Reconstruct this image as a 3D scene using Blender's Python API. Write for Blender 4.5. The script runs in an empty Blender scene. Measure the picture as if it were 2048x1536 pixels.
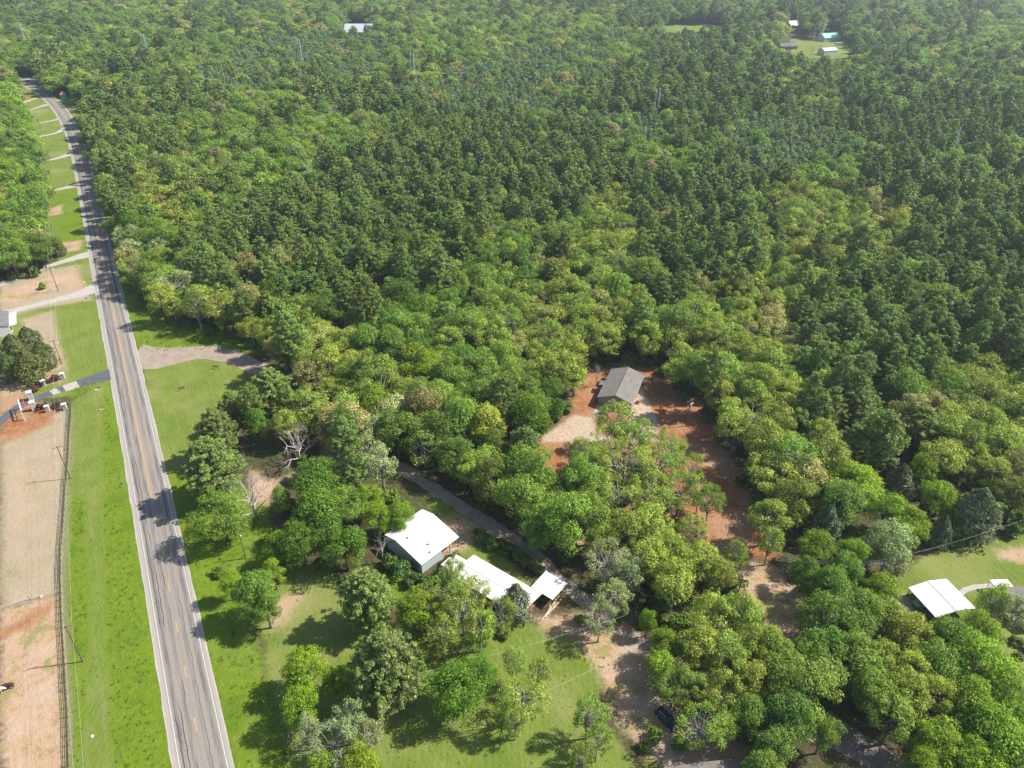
import bpy, math, random
import numpy as np
from mathutils import Vector, Matrix

# ------------------------------------------------------------------ camera, sky, sun
S = bpy.context.scene
COL = S.collection
H, PITCH, FPX = 123.0, math.radians(32.8), 1455.0
cam = bpy.data.objects.new('camera', bpy.data.cameras.new('camera'))
COL.objects.link(cam); S.camera = cam
cam.location = (0, 0, H)
cam.rotation_euler = (math.pi / 2 - PITCH, 0, 0)
cam.data.sensor_width = 36.0
cam.data.lens = 36.0 * FPX / 2048
cam.data.clip_start = 1.0; cam.data.clip_end = 20000
W = bpy.data.worlds.new('World'); S.world = W; W.use_nodes = True
SUN_EL, SUN_AZ = math.radians(47), math.radians(80)      # azimuth clockwise from +Y
nt = W.node_tree; nt.nodes.clear()
sky = nt.nodes.new('ShaderNodeTexSky'); sky.sky_type = 'NISHITA'; sky.sun_disc = False
sky.sun_elevation = SUN_EL; sky.sun_rotation = SUN_AZ
bg = nt.nodes.new('ShaderNodeBackground'); bg.inputs['Strength'].default_value = 0.10
wo = nt.nodes.new('ShaderNodeOutputWorld')
nt.links.new(sky.outputs[0], bg.inputs[0]); nt.links.new(bg.outputs[0], wo.inputs[0])
sun = bpy.data.objects.new('sun', bpy.data.lights.new('sun', 'SUN')); COL.objects.link(sun)
sun.data.energy = 4.9; sun.data.angle = math.radians(0.53); sun.data.color = (1.0, 0.955, 0.87)
sd_ = Vector((math.cos(SUN_EL) * math.sin(SUN_AZ), math.cos(SUN_EL) * math.cos(SUN_AZ), math.sin(SUN_EL)))
sun.rotation_euler = sd_.to_track_quat('Z', 'Y').to_euler(); sun.location = (200, 50, 300)
S.view_settings.view_transform = 'Standard'; S.view_settings.look = 'None'
S.view_settings.exposure = 0.76; S.view_settings.gamma = 1.0
S.cycles.max_bounces = 6; S.cycles.diffuse_bounces = 3; S.cycles.transmission_bounces = 3
S.cycles.volume_bounces = 0

# ------------------------------------------------------------------ survey: photo pixel <-> ground metres
FW = np.array([0, math.cos(PITCH), -math.sin(PITCH)]); UP = np.array([0, math.sin(PITCH), math.cos(PITCH)])
def g(x, y, z=0.0):
    d = np.array([(x - 1024) / FPX, 0, 0]) - (y - 768) / FPX * UP + FW
    t = (z - H) / d[2]
    return np.array([0, 0, H]) + t * d
def g2(x, y, z=0.0): return g(x, y, z)[:2]
def proj(P):
    P = np.asarray(P, float) - [0, 0, H]
    c = P @ FW
    return np.stack([1024 + FPX * P[..., 0] / c, 768 - FPX * (P @ UP) / c, c], -1)
rng = np.random.default_rng(7)
random.seed(7)

# ------------------------------------------------------------------ object helpers
def link(o, parent=None):
    COL.objects.link(o)
    if parent is not None: o.parent = parent
    return o
def tag(o, label=None, cat=None, group=None, kind=None):
    if label: o['label'] = label
    if cat: o['category'] = cat
    if group: o['group'] = group
    if kind: o['kind'] = kind
    return o
def thing(name, label, cat, loc=(0, 0, 0), rz=0.0, group=None):
    o = bpy.data.objects.new(name, None); o.location = loc; o.rotation_euler = (0, 0, rz)
    o.empty_display_size = 0.3
    link(o); return tag(o, label, cat, group)
def copy_tree(o, parent=None):
    c = o.copy(); COL.objects.link(c)
    if parent is not None: c.parent = parent
    for ch in list(o.children): copy_tree(ch, c)
    return c
class MB:
    def __init__(s): s.v = []; s.f = []; s.m = []
    def add(s, vs, fs, m=0):
        b = len(s.v); s.v += [tuple(map(float, v)) for v in vs]
        s.f += [tuple(i + b for i in f) for f in fs]; s.m += [m] * len(fs); return s
    def box(s, c, d, rz=0.0, m=0, tilt=None):
        M = Matrix.Rotation(rz, 3, 'Z')
        if tilt: M = M @ Matrix.Rotation(tilt[1], 3, tilt[0])
        vs = []
        for z in (-.5, .5):
            for x, y in ((-.5, -.5), (.5, -.5), (.5, .5), (-.5, .5)):
                vs.append(Vector(c) + M @ Vector((x * d[0], y * d[1], z * d[2])))
        return s.add(vs, [(3, 2, 1, 0), (4, 5, 6, 7), (0, 1, 5, 4), (1, 2, 6, 5), (2, 3, 7, 6), (3, 0, 4, 7)], m)
    def tube(s, pts, rads, n=6, m=0, caps=True):
        pts = [Vector(p) for p in pts]
        if not hasattr(rads, '__len__'): rads = [rads] * len(pts)
        rings = []
        for i, p in enumerate(pts):
            d = (pts[min(i + 1, len(pts) - 1)] - pts[max(i - 1, 0)])
            if d.length < 1e-6: d = Vector((0, 0, 1))
            d.normalize()
            a = Vector((1, 0, 0)) if abs(d.x) < .8 else Vector((0, 1, 0))
            u = d.cross(a).normalized(); w = d.cross(u)
            rings.append([p + (u * math.cos(t) + w * math.sin(t)) * rads[i] for t in [2 * math.pi * k / n for k in range(n)]])
        vs = [v for r in rings for v in r]; fs = []
        for i in range(len(pts) - 1):
            for k in range(n):
                fs.append((i * n + k, i * n + (k + 1) % n, (i + 1) * n + (k + 1) % n, (i + 1) * n + k))
        if caps: fs += [tuple(range(n))[::-1], tuple((len(pts) - 1) * n + k for k in range(n))]
        return s.add(vs, fs, m)
    def mesh(s, name, mats, smooth=False):
        me = bpy.data.meshes.new(name); me.from_pydata(s.v, [], s.f)
        for mt in (mats if isinstance(mats, (list, tuple)) else [mats]): me.materials.append(mt)
        if s.f: me.polygons.foreach_set('material_index', s.m)
        if smooth: me.polygons.foreach_set('use_smooth', [True] * len(s.f))
        me.update(); return me
    def build(s, name, mats, parent=None, smooth=False):
        return link(bpy.data.objects.new(name, s.mesh(name, mats, smooth)), parent)

# ------------------------------------------------------------------ materials
class NT:
    def __init__(s, name):
        s.mat = bpy.data.materials.new(name); s.mat.use_nodes = True
        s.t = s.mat.node_tree; s.t.nodes.clear()
        s.out = s.t.nodes.new('ShaderNodeOutputMaterial')
    def n(s, t, ins=None, **kw):
        x = s.t.nodes.new(t)
        for k, v in kw.items(): setattr(x, k, v)
        for k, v in (ins or {}).items():
            if hasattr(v, 'links') or isinstance(v, bpy.types.NodeSocket): s.t.links.new(v, x.inputs[k])
            else: x.inputs[k].default_value = v
        return x
    def math(s, op, a, b=0.0, c=0.0, clamp=False):
        return s.n('ShaderNodeMath', {0: a, 1: b, 2: c}, operation=op, use_clamp=clamp).outputs[0]
    def mix(s, f, a, b, mode='MIX'):
        x = s.n('ShaderNodeMix', {0: f}, data_type='RGBA', blend_type=mode)
        for i, v in ((6, a), (7, b)):
            if isinstance(v, bpy.types.NodeSocket): s.t.links.new(v, x.inputs[i])
            else: x.inputs[i].default_value = (*v, 1) if len(v) == 3 else v
        return x.outputs[2]
    def noise(s, vec, scale, detail=4, rough=.6, out='Fac', dist=0.0):
        return s.n('ShaderNodeTexNoise', {'Vector': vec, 'Scale': scale, 'Detail': detail, 'Roughness': rough, 'Distortion': dist}).outputs[out]
    def step(s, v, lo, hi, a=0.0, b=1.0):
        return s.n('ShaderNodeMapRange', {0: v, 1: lo, 2: hi, 3: a, 4: b}, interpolation_type='SMOOTHSTEP').outputs[0]
    def bsdf(s, col, rough=.8, metal=0.0, bump=None, bd=.1, bs=.5, spec=.3):
        b = s.n('ShaderNodeBsdfPrincipled', {'Base Color': col if isinstance(col, bpy.types.NodeSocket) else (*col, 1), 'Roughness': rough, 'Metallic': metal, 'Specular IOR Level': spec})
        if bump is not None:
            bp = s.n('ShaderNodeBump', {'Height': bump, 'Distance': bd, 'Strength': bs}); s.t.links.new(bp.outputs[0], b.inputs['Normal'])
        s.t.links.new(b.outputs[0], s.out.inputs[0]); return b
    def pos(s): return s.n('ShaderNodeNewGeometry').outputs['Position']
    def obj(s): return s.n('ShaderNodeTexCoord').outputs['Object']
def simple(name, col, rough=.7, metal=0.0, var=.25, scale=1.5, spec=.3, fine=0.0):
    t = NT(name); p = t.obj()
    n1 = t.step(t.noise(p, scale), .3, .7)
    c = t.mix(n1, [x * (1 - var) for x in col], [min(1, x * (1 + var)) for x in col])
    if fine: c = t.mix(t.math('MULTIPLY', t.noise(p, 18, 2), fine), c, [x * .35 for x in col])
    t.bsdf(c, rough, metal, spec=spec); return t.mat
def ribbed(name, col, period=.45, rough=.45, metal=0.0, dirt=(.35, .3, .25), dirt_amt=.35, axis=0):
    """painted sheet metal roof or wall: ribs along the slope, rust-brown blotches"""
    t = NT(name); p = t.obj(); sep = t.n('ShaderNodeSeparateXYZ', {0: p})
    w = t.math('PINGPONG', sep.outputs[axis], period / 2)
    rib = t.step(w, period * .32, period * .5)
    st = t.step(t.noise(p, .55, 6, .7), .52, .75)
    c = t.mix(t.math('MULTIPLY', st, dirt_amt), col, dirt)
    c = t.mix(t.math('MULTIPLY', rib, .22), c, [x * .55 for x in col])
    t.bsdf(c, rough, metal, bump=rib, bd=.03, bs=.6); return t.mat
def leaf_mat(name, trans=.3, rough=.6, var=.5):
    t = NT(name)
    at = t.n('ShaderNodeAttribute', attribute_name='tint', attribute_type='INSTANCER').outputs['Color']
    rn = t.n('ShaderNodeAttribute', attribute_name='rnd', attribute_type='GEOMETRY').outputs['Fac']
    big = t.step(t.noise(t.obj(), .55, 2), .3, .7)
    m = t.math('ADD', t.math('MULTIPLY', rn, var * 1.2), t.math('MULTIPLY', big, var * .7))
    m = t.math('ADD', m, 1 - var * .95)
    col = t.mix(1.0, at, t.n('ShaderNodeCombineColor', {0: m, 1: m, 2: m}).outputs[0], 'MULTIPLY')
    yel = t.mix(t.step(rn, .8, 1.0, 0, .35), col, t.mix(1.0, col, (1.7, 1.35, .9), 'MULTIPLY'))
    d = t.n('ShaderNodeBsdfPrincipled', {'Base Color': yel, 'Roughness': rough, 'Specular IOR Level': .25})
    tr = t.n('ShaderNodeBsdfTranslucent', {'Color': t.mix(1.0, yel, (1.25, 1.5, .5), 'MULTIPLY')})
    mx = t.n('ShaderNodeMixShader', {0: trans, 1: d.outputs[0], 2: tr.outputs[0]})
    t.t.links.new(mx.outputs[0], t.out.inputs[0]); return t.mat
LEAF = leaf_mat('leaf', .30, .6, .72); NEEDLE = leaf_mat('needle', .2, .55, .6)
BARK = simple('bark', (.13, .105, .085), .9, scale=2, var=.35)
PBARK = simple('pine_bark', (.16, .105, .07), .9, scale=2, var=.35)
DEAD = simple('dead_wood', (.40, .36, .32), .85, scale=3, var=.25)
GTWIG = simple('grey_twig', (.30, .27, .25), .85, scale=3, var=.25)

# ------------------------------------------------------------------ polygon fields
def sdist(P, poly, pad=6.0):
    """signed distance (inside positive) of points to polygon, only near it"""
    poly = np.asarray(poly, float); out = np.full(len(P), -30.0)
    lo = poly.min(0) - pad; hi = poly.max(0) + pad
    idx = np.where((P[:, 0] > lo[0]) & (P[:, 0] < hi[0]) & (P[:, 1] > lo[1]) & (P[:, 1] < hi[1]))[0]
    if not len(idx): return out
    Q = P[idx]; dmin = np.full(len(Q), 1e9); ins = np.zeros(len(Q), bool)
    n = len(poly)
    for i in range(n):
        a = poly[i]; b = poly[(i + 1) % n]; ab = b - a; L = max(ab @ ab, 1e-9)
        t = np.clip(((Q - a) @ ab) / L, 0, 1)
        d = np.hypot(Q[:, 0] - a[0] - t * ab[0], Q[:, 1] - a[1] - t * ab[1]); dmin = np.minimum(dmin, d)
        c = ((a[1] > Q[:, 1]) != (b[1] > Q[:, 1]))
        with np.errstate(divide='ignore', invalid='ignore'):
            xi = (b[0] - a[0]) * (Q[:, 1] - a[1]) / (b[1] - a[1] + 1e-12) + a[0]
        ins ^= c & (Q[:, 0] < xi)
    out[idx] = np.where(ins, dmin, -dmin); return out
def smoothline(px, step=4.0, z=0.0, world=False):
    P = np.array(px, float) if world else np.array([g2(*q) for q in px])
    P = np.vstack([2 * P[0] - P[1], P, 2 * P[-1] - P[-2]]); out = []
    for i in range(1, len(P) - 2):
        a, b, c, d = P[i - 1:i + 3]; n = max(1, int(np.hypot(*(c - b)) / step))
        for k in range(n):
            t = k / n
            out.append(.5 * ((2 * b) + (-a + c) * t + (2 * a - 5 * b + 4 * c - d) * t * t + (-a + 3 * b - 3 * c + d) * t ** 3))
    out.append(P[-2]); return np.array(out)

REG = {
 'lawn': [
  [(40,150),(70,176),(100,205),(125,240),(140,275),(150,310),(158,350),(167,400),(176,460),(185,520),(190,565),(0,625),(0,575),(60,555),(120,525),(100,480),(85,400),(75,330),(62,260),(50,205)],
  [(0,565),(180,515),(228,745),(222,760),(150,790),(60,800),(0,850)],
  [(140,806),(222,752),(265,900),(300,1100),(350,1400),(378,1560),(128,1560),(112,1170),(125,900)],
  [(283,704),(420,700),(515,722),(530,790),(470,850),(440,960),(380,1000),(330,960),(295,800)],
  [(500,1150),(650,1120),(720,1230),(900,1280),(1000,1230),(1100,1260),(1200,1300),(1250,1330),(1180,1400),(1290,1560),(590,1560),(540,1380)],
  [(850,960),(960,1060),(1075,1180),(1000,1190),(880,1120)],
  [(1770,1170),(1850,1110),(2080,1060),(2080,1370),(1960,1330),(1900,1240),(1800,1230)],
  [(1290,1500),(1500,1490),(1520,1560),(1290,1560)],
  [(1310,42),(1420,48),(1460,74),(1330,78)], [(1580,78),(1730,82),(1725,128),(1585,124)],
  [(560,62),(760,62),(760,82),(560,82)], [(60,215),(165,195),(215,440),(190,380),(120,240)]],
 'lush': [
  [(204,775),(226,762),(270,900),(300,1060),(350,1350),(380,1560),(225,1560),(212,1300),(208,1100),(206,950)],
  [(140,1000),(168,990),(180,1200),(178,1400),(150,1560),(140,1560),(138,1200)],
  [(150,770),(215,745),(222,755),(140,800)],
  [(150,230),(190,300),(225,440),(245,530),(290,560),(420,610),(480,650),(560,700),(540,712),(420,700),(340,702),(290,705),(268,690),(238,590),(210,440),(180,350)],
  [(150,180),(160,200),(170,215),(100,205)],
  [(96,380),(172,378),(178,500),(120,500)],
  [(325,940),(390,960),(520,980),(570,1100),(500,1170),(520,1300),(600,1560),(462,1560),(420,1350),(370,1130)],
  [(700,1180),(800,1140),(830,1180),(760,1240)],
  [(1165,1290),(1225,1295),(1210,1345),(1160,1330)], [(1560,1170),(1620,1180),(1625,1215),(1575,1215)],
  [(900,1015),(960,1020),(960,1045),(900,1040)]],
 'dry': [
  [(0,870),(60,840),(136,818),(137,900),(131,1000),(122,1100),(118,1188),(0,1225)],
  [(0,560),(150,530),(182,600),(60,620),(0,640)], [(45,640),(105,620),(130,740),(70,740),(40,700)],
  [(690,66),(720,66),(720,74),(690,74)], [(530,1200),(600,1190),(570,1240),(545,1260)],
  [(60,150),(80,150),(80,165),(60,168)]],
 'sand': [
  [(0,1222),(118,1188),(124,1250),(130,1400),(133,1560),(0,1560)],
  [(0,590),(60,566),(130,545),(138,558),(100,582),(40,602),(0,606)], [(118,690),(130,745),(118,765),(60,775),(0,800),(0,745),(70,750),(105,745)],
  [(100,418),(125,408),(122,428),(98,432)], [(125,485),(165,480),(160,500),(128,506)],
  [(640,870),(700,860),(700,940),(560,960),(640,920)], [(500,940),(560,960),(540,1010),(500,1000)],
  [(1150,1275),(1262,1245),(1300,1300),(1330,1400),(1400,1440),(1450,1500),(1340,1560),(1290,1500),(1240,1450),(1215,1380)],
  [(1060,1230),(1180,1230),(1200,1280),(1100,1270)], [(870,1035),(935,1030),(975,1060),(905,1115),(884,1128),(870,1080)],
  [(1990,1100),(2060,1090),(2060,1130),(2000,1120)], [(205,112),(250,108),(250,122),(205,124)],
  [(1400,1095),(1560,1140),(1640,1230),(1600,1330),(1540,1250)],
  [(1560,980),(1640,990),(1640,1060),(1580,1050)], [(1320,1455),(1440,1440),(1500,1520),(1380,1560)],
  [(1080,1040),(1200,1060),(1260,1130),(1130,1100)], [(40,58),(60,60),(62,72),(38,72)]],
 'red': [
  [(0,800),(50,778),(60,800),(110,815),(100,850),(50,870),(0,890)],
  [(1175,740),(1225,725),(1300,725),(1370,760),(1400,800),(1440,850),(1470,920),(1500,960),(1530,1040),(1560,1120),(1440,1105),(1350,1060),(1300,1090),(1200,1030),(1110,960),(1060,905),(1090,870),(1140,830),(1150,780)],
  [(0,1262),(60,1225),(100,1215),(60,1255),(0,1280)], [(1750,330),(1760,330),(1760,334),(1750,334)]],
 'pad': [
  [(1262,725),(1290,790),(1312,830),(1322,882),(1290,888),(1220,884),(1150,880),(1085,885),(1088,868),(1130,845),(1150,832),(1180,836),(1190,870),(1255,872),(1262,820)],
  [(1790,1195),(1812,1190),(1830,1225),(1800,1228)]],
}
# ------------------------------------------------------------------ the ground: one sheet
def axis(core0, core1, d, far0, far1, gr=1.09):
    a = list(np.arange(core0, core1 + .01, d)); s = d
    while a[-1] < far1: s *= gr; a.append(a[-1] + s)
    s = d
    while a[0] > far0: s *= gr; a.insert(0, a[0] - s)
    return np.array(a)
gx = axis(-175, 190, 1.0, -9000, 9000, 1.02); gy = axis(45, 330, .9, -4000, 9000, 1.015)
GX, GY = np.meshgrid(gx, gy); GP = np.stack([GX.ravel(), GY.ravel()], 1)
me = bpy.data.meshes.new('ground'); nx, ny = len(gx), len(gy)
me.vertices.add(nx * ny)
co = np.zeros((nx * ny, 3), np.float32); co[:, :2] = GP
me.vertices.foreach_set('co', co.ravel())
ii = (np.arange(ny - 1)[:, None] * nx + np.arange(nx - 1)).ravel()
fq = np.stack([ii, ii + 1, ii + nx + 1, ii + nx], 1).astype(np.int32)
me.loops.add(fq.size); me.loops.foreach_set('vertex_index', fq.ravel())
me.polygons.add(len(fq)); me.polygons.foreach_set('loop_start', np.arange(0, fq.size, 4, dtype=np.int32))
me.update(calc_edges=True)
for k, polys in REG.items():
    f = np.full(len(GP), -30.0)
    for p in polys: f = np.maximum(f, sdist(GP, [g2(*q) for q in p], 8))
    a = me.attributes.new('f_' + k, 'FLOAT', 'POINT'); a.data.foreach_set('value', f.astype(np.float32))
t = NT('ground'); p = t.pos()
nA = t.noise(p, .12, 5, .65); nB = t.noise(p, .9, 5, .7); nC = t.noise(p, 4.0, 3, .7); nD = t.noise(p, .035, 3)
wob = t.math('ADD', t.math('MULTIPLY', t.math('SUBTRACT', nB, .5), 5.0), t.math('MULTIPLY', t.math('SUBTRACT', nA, .5), 7.0))
wob = t.math('ADD', wob, t.math('MULTIPLY', t.math('SUBTRACT', nC, .5), 2.0))
rot = t.n('ShaderNodeMapping', {0: p}); rot.inputs['Rotation'].default_value = (0, 0, math.radians(-30)); rot.inputs['Scale'].default_value = (1, 1, 1)
stv = t.n('ShaderNodeVectorMath', {0: rot.outputs[0], 1: (1.1, .045, 1)}, operation='MULTIPLY').outputs[0]; trk = t.noise(stv, 1.0, 4, .65)
def fld(k, s=1.0, soft=1.0):
    a = t.n('ShaderNodeAttribute', attribute_name='f_' + k).outputs['Fac']
    return t.step(t.math('ADD', a, t.math('MULTIPLY', wob, s)), -soft, soft)
floor = t.mix(t.step(nA, .35, .65), (.085, .062, .034), (.05, .075, .02))
floor = t.mix(t.step(nB, .45, .7), floor, (.14, .105, .06))
lawn = t.mix(t.step(nA, .3, .7), (.105, .165, .016), (.165, .21, .036))
lawn = t.mix(t.step(nB, .5, .8), lawn, (.13, .19, .03))
lawn = t.mix(t.math('MULTIPLY', t.step(nD, .5, .7), .5), lawn, (.30, .27, .12))
lush = t.mix(t.step(nB, .3, .72), (.115, .175, .010), (.165, .225, .018))
lush = t.mix(t.step(nA, .48, .7), lush, (.085, .15, .012))
lush = t.mix(t.step(nC, .48, .72, 0, .75), lush, (.055, .115, .01))
lush = t.mix(t.step(nD, .5, .62, 0, .4), lush, (.19, .235, .05)); lush = t.mix(t.step(trk, .45, .7, 0, .4), lush, (.10, .15, .012))
mow = t.n('ShaderNodeTexWave', {'Vector': p, 'Scale': .28, 'Distortion': 3.0, 'Detail': 2.0}).outputs['Fac']
lawn = t.mix(t.math('MULTIPLY', mow, .10), lawn, (.32, .3, .14))
lawn = t.mix(t.step(nC, .48, .75, 0, .5), lawn, (.08, .11, .02)); lawn = t.mix(t.step(trk, .48, .68, 0, .4), lawn, (.24, .215, .09))
dry = t.mix(t.step(nA, .3, .7), (.37, .29, .205), (.31, .255, .165)); dry = t.mix(t.step(nB, .5, .75), dry, (.40, .31, .22)); dry = t.mix(t.step(t.math('ADD', t.math('MULTIPLY', nB, .5), t.math('MULTIPLY', nA, .5)), .55, .63, 0, .6), dry, (.2, .21, .07)); dry = t.mix(t.step(trk, .5, .75, 0, .5), dry, (.40, .27, .19))
dry = t.mix(t.step(nC, .5, .8, 0, .6), dry, (.25, .22, .12))
dry = t.mix(t.step(nD, .52, .66, 0, .6), dry, (.45, .29, .19))
sand = t.mix(t.step(nA, .3, .7), (.44, .33, .235), (.42, .245, .145)); sand = t.mix(t.step(nB, .52, .75), sand, (.47, .38, .29))
sand = t.mix(t.step(t.math('ADD', t.math('MULTIPLY', nA, .6), t.math('MULTIPLY', nB, .4)), .505, .58, 0, .8), sand, (.2, .22, .07))
sand = t.mix(t.step(nC, .5, .75, 0, .65), sand, (.24, .18, .11)); sand = t.mix(t.step(trk, .5, .7, 0, .5), sand, (.36, .21, .125))
red = t.mix(t.step(nA, .35, .65), (.27, .105, .04), (.34, .165, .08)); red = t.mix(t.step(nB, .48, .7), red, (.36, .22, .13)); red = t.mix(t.step(nD, .48, .6, 0, .75), red, (.36, .24, .16)); red = t.mix(t.step(trk, .55, .72, 0, .55), red, (.2, .085, .035))
red = t.mix(t.step(nC, .55, .8, 0, .5), red, (.2, .08, .03))
pad = t.mix(t.step(nB, .3, .7), (.47, .39, .30), (.37, .27, .19)); pad = t.mix(t.step(trk, .5, .7, 0, .5), pad, (.33, .18, .10)); pad = t.mix(t.step(nC, .5, .8, 0, .5), pad, (.35, .27, .19))
c = t.mix(fld('lawn', .5), floor, lawn); c = t.mix(fld('lush', .45, 1.3), c, lush); c = t.mix(fld('dry', .6, 2.0), c, dry)
c = t.mix(fld('sand', .9, 1.6), c, sand); c = t.mix(fld('red', .7, 1.8), c, red); c = t.mix(fld('pad', .5, .8), c, pad)
bh = t.math('ADD', nC, t.math('MULTIPLY', nB, 2.0))
t.bsdf(c, .95, bump=bh, bd=.22, bs=.7, spec=.1)
me.materials.append(t.mat); ground = link(bpy.data.objects.new('ground', me)); tag(ground, kind='structure')

# ------------------------------------------------------------------ roads
def ribbon(name, line, w0, w1, z, mat, parent=None, ragged=0.0, kind='structure'):
    """strip between lateral offsets w0..w1 (m, right positive) along a world line, uv = (offset, length)"""
    n = len(line); T = np.gradient(line, axis=0); T /= np.linalg.norm(T, axis=1)[:, None]
    N = np.stack([T[:, 1], -T[:, 0]], 1); s = np.concatenate([[0], np.cumsum(np.hypot(*np.diff(line, axis=0).T))])
    w0 = np.broadcast_to(w0, n).astype(float); w1 = np.broadcast_to(w1, n).astype(float)
    if ragged: w0 = w0 + rng.normal(0, ragged, n); w1 = w1 + rng.normal(0, ragged, n)
    A = line + N * w0[:, None]; B = line + N * w1[:, None]
    m = MB(); m.add([(*a, z) for a in A] + [(*b, z) for b in B], [(i, n + i, n + i + 1, i + 1)[::-1] if False else (i, n + i, n + i + 1, i + 1) for i in range(n - 1)])
    me = m.mesh(name, mat); uv = me.uv_layers.new(name='UVMap')
    U = list(zip(w0, s)) + list(zip(w1, s))
    for lp in me.loops: uv.data[lp.index].uv = U[lp.vertex_index]
    if me.polygons and me.polygons[0].normal.z < 0: me.flip_normals()
    o = link(bpy.data.objects.new(name, me), parent)
    if parent is None: tag(o, kind=kind)
    return o
t = NT('asphalt'); uv = t.n('ShaderNodeTexCoord').outputs['UV']; sp = t.n('ShaderNodeSeparateXYZ', {0: uv}); u, v = sp.outputs[0], sp.outputs[1]
st = t.n('ShaderNodeCombineXYZ', {0: t.math('MULTIPLY', u, 2.2), 1: t.math('MULTIPLY', v, .12)}).outputs[0]
ns = t.noise(st, 1.0, 5, .7); nf = t.noise(uv, 3.0, 4, .7); nl = t.noise(t.n('ShaderNodeCombineXYZ', {1: t.math('MULTIPLY', v, .02)}).outputs[0], 1.0, 2)
c = t.mix(t.step(nf, .3, .7), (.21, .185, .158), (.27, .236, .2))
def band(u0, w, op=t): return t.step(t.math('ABSOLUTE', t.math('SUBTRACT', u, u0)), w, w * .35)
for u0, w, amt in ((-2.75, .55, .8), (-1.15, .5, .55), (1.05, .4, .45), (2.75, .6, .75)):
    c = t.mix(t.math('MULTIPLY', t.math('MULTIPLY', band(u0, w), t.step(ns, .3, .62)), amt), c, (.09, .09, .10))
for i, (u0, w) in enumerate(((-2.9, .055), (-2.1, .06), (-.75, .06), (1.5, .035), (2.6, .045))):
    off = t.noise(t.n('ShaderNodeCombineXYZ', {0: 7.3 * i, 1: t.math('MULTIPLY', v, .16)}).outputs[0], 1.0, 4, .6)
    uu = t.math('ABSOLUTE', t.math('SUBTRACT', u, t.math('ADD', u0 - .6, t.math('MULTIPLY', off, 1.2))))
    msk = t.step(t.noise(t.n('ShaderNodeCombineXYZ', {0: 3.1 * i, 1: t.math('MULTIPLY', v, .035)}).outputs[0], 1.0, 2), .4, .5)
    c = t.mix(t.math('MULTIPLY', t.math('MULTIPLY', t.step(uu, w * 2, w * .6), msk), .95), c, (.03, .03, .04))
# short transverse cracks in the left lane
vw = t.math('ADD', v, t.math('MULTIPLY', t.noise(uv, .7, 3), 3.2))
tc = t.step(t.math('ABSOLUTE', t.math('SUBTRACT', t.math('FRACT', t.math('DIVIDE', vw, 3.4)), .5)), .03, .008)
tm = t.math('MULTIPLY', t.step(t.math('ABSOLUTE', t.math('ADD', u, 2.6)), .95, .6), t.step(t.noise(uv, .22, 2), .5, .6))
c = t.mix(t.math('MULTIPLY', t.math('MULTIPLY', tc, tm), .7), c, (.08, .08, .09))
rum = t.math('MULTIPLY', t.step(t.math('FRACT', t.math('DIVIDE', v, .62)), .5, .6), t.step(t.math('ABSOLUTE', u), .16, .1))
c = t.mix(t.math('MULTIPLY', rum, .45), c, (.12, .12, .12))
sh = t.step(t.math('ABSOLUTE', u), 3.75, 4.1); c = t.mix(t.math('MULTIPLY', sh, .6), c, (.36, .32, .28))
c = t.mix(t.math('MULTIPLY', t.step(nl, .5, .65), t.math('MULTIPLY', t.step(u, .2, .8), .35)), c, (.31, .25, .2))
t.bsdf(c, .85, bump=nf, bd=.02, bs=.3); ASPH = t.mat
t = NT('gravel'); p = t.pos(); n1 = t.noise(p, .5, 5, .7); n2 = t.noise(p, 5, 3, .7)
c = t.mix(t.step(n1, .3, .7), (.34, .31, .275), (.42, .39, .35)); c = t.mix(t.step(n2, .5, .8, 0, .5), c, (.28, .25, .22)); t.bsdf(c, .95, bump=n2, bd=.05); GRAV = t.mat
t = NT('lane_dirt'); p = t.pos(); n1 = t.noise(p, .35, 5, .7); n2 = t.noise(p, 4, 3, .7)
c = t.mix(t.step(n1, .3, .7), (.25, .185, .14), (.32, .265, .21)); c = t.mix(t.step(n2, .5, .8, 0, .6), c, (.24, .19, .15)); t.bsdf(c, .95, bump=n2, bd=.05); LANE = t.mat
BLACKTOP = simple('blacktop', (.10, .105, .12), .85, var=.15, scale=.6, fine=.3)
CONC = simple('concrete', (.36, .33, .29), .85, var=.12, scale=.7)
PAINTW = simple('white_line_paint', (.52, .52, .51), .6, var=.1, scale=.8, fine=.5)
PAINTY = simple('yellow_line_paint', (.60, .36, .12), .6, var=.12, scale=.8, fine=.5)
CEN = [(410,1600),(397,1484),(377,1383),(360,1291),(345,1207),(330,1130),(316,1063),(304,988),(282,893),(258,770),(232,649),(205,524),(194,466),(177,384),(160,310),(150,275),(139,250),(125,225),(109,205),(92,190),(75,178),(58,169),(42,162),(20,154),(-10,146),(-50,138)]
P0 = g2(397, 1484); P1 = g2(377, 1383); far = P0 + (P0 - P1) / np.linalg.norm(P0 - P1) * 140
mid = P0 + (P0 - P1) / np.linalg.norm(P0 - P1) * 50
LINE = smoothline(np.array([far, mid] + [g2(*q) for q in CEN[1:]]), 3.0, world=True)
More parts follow.
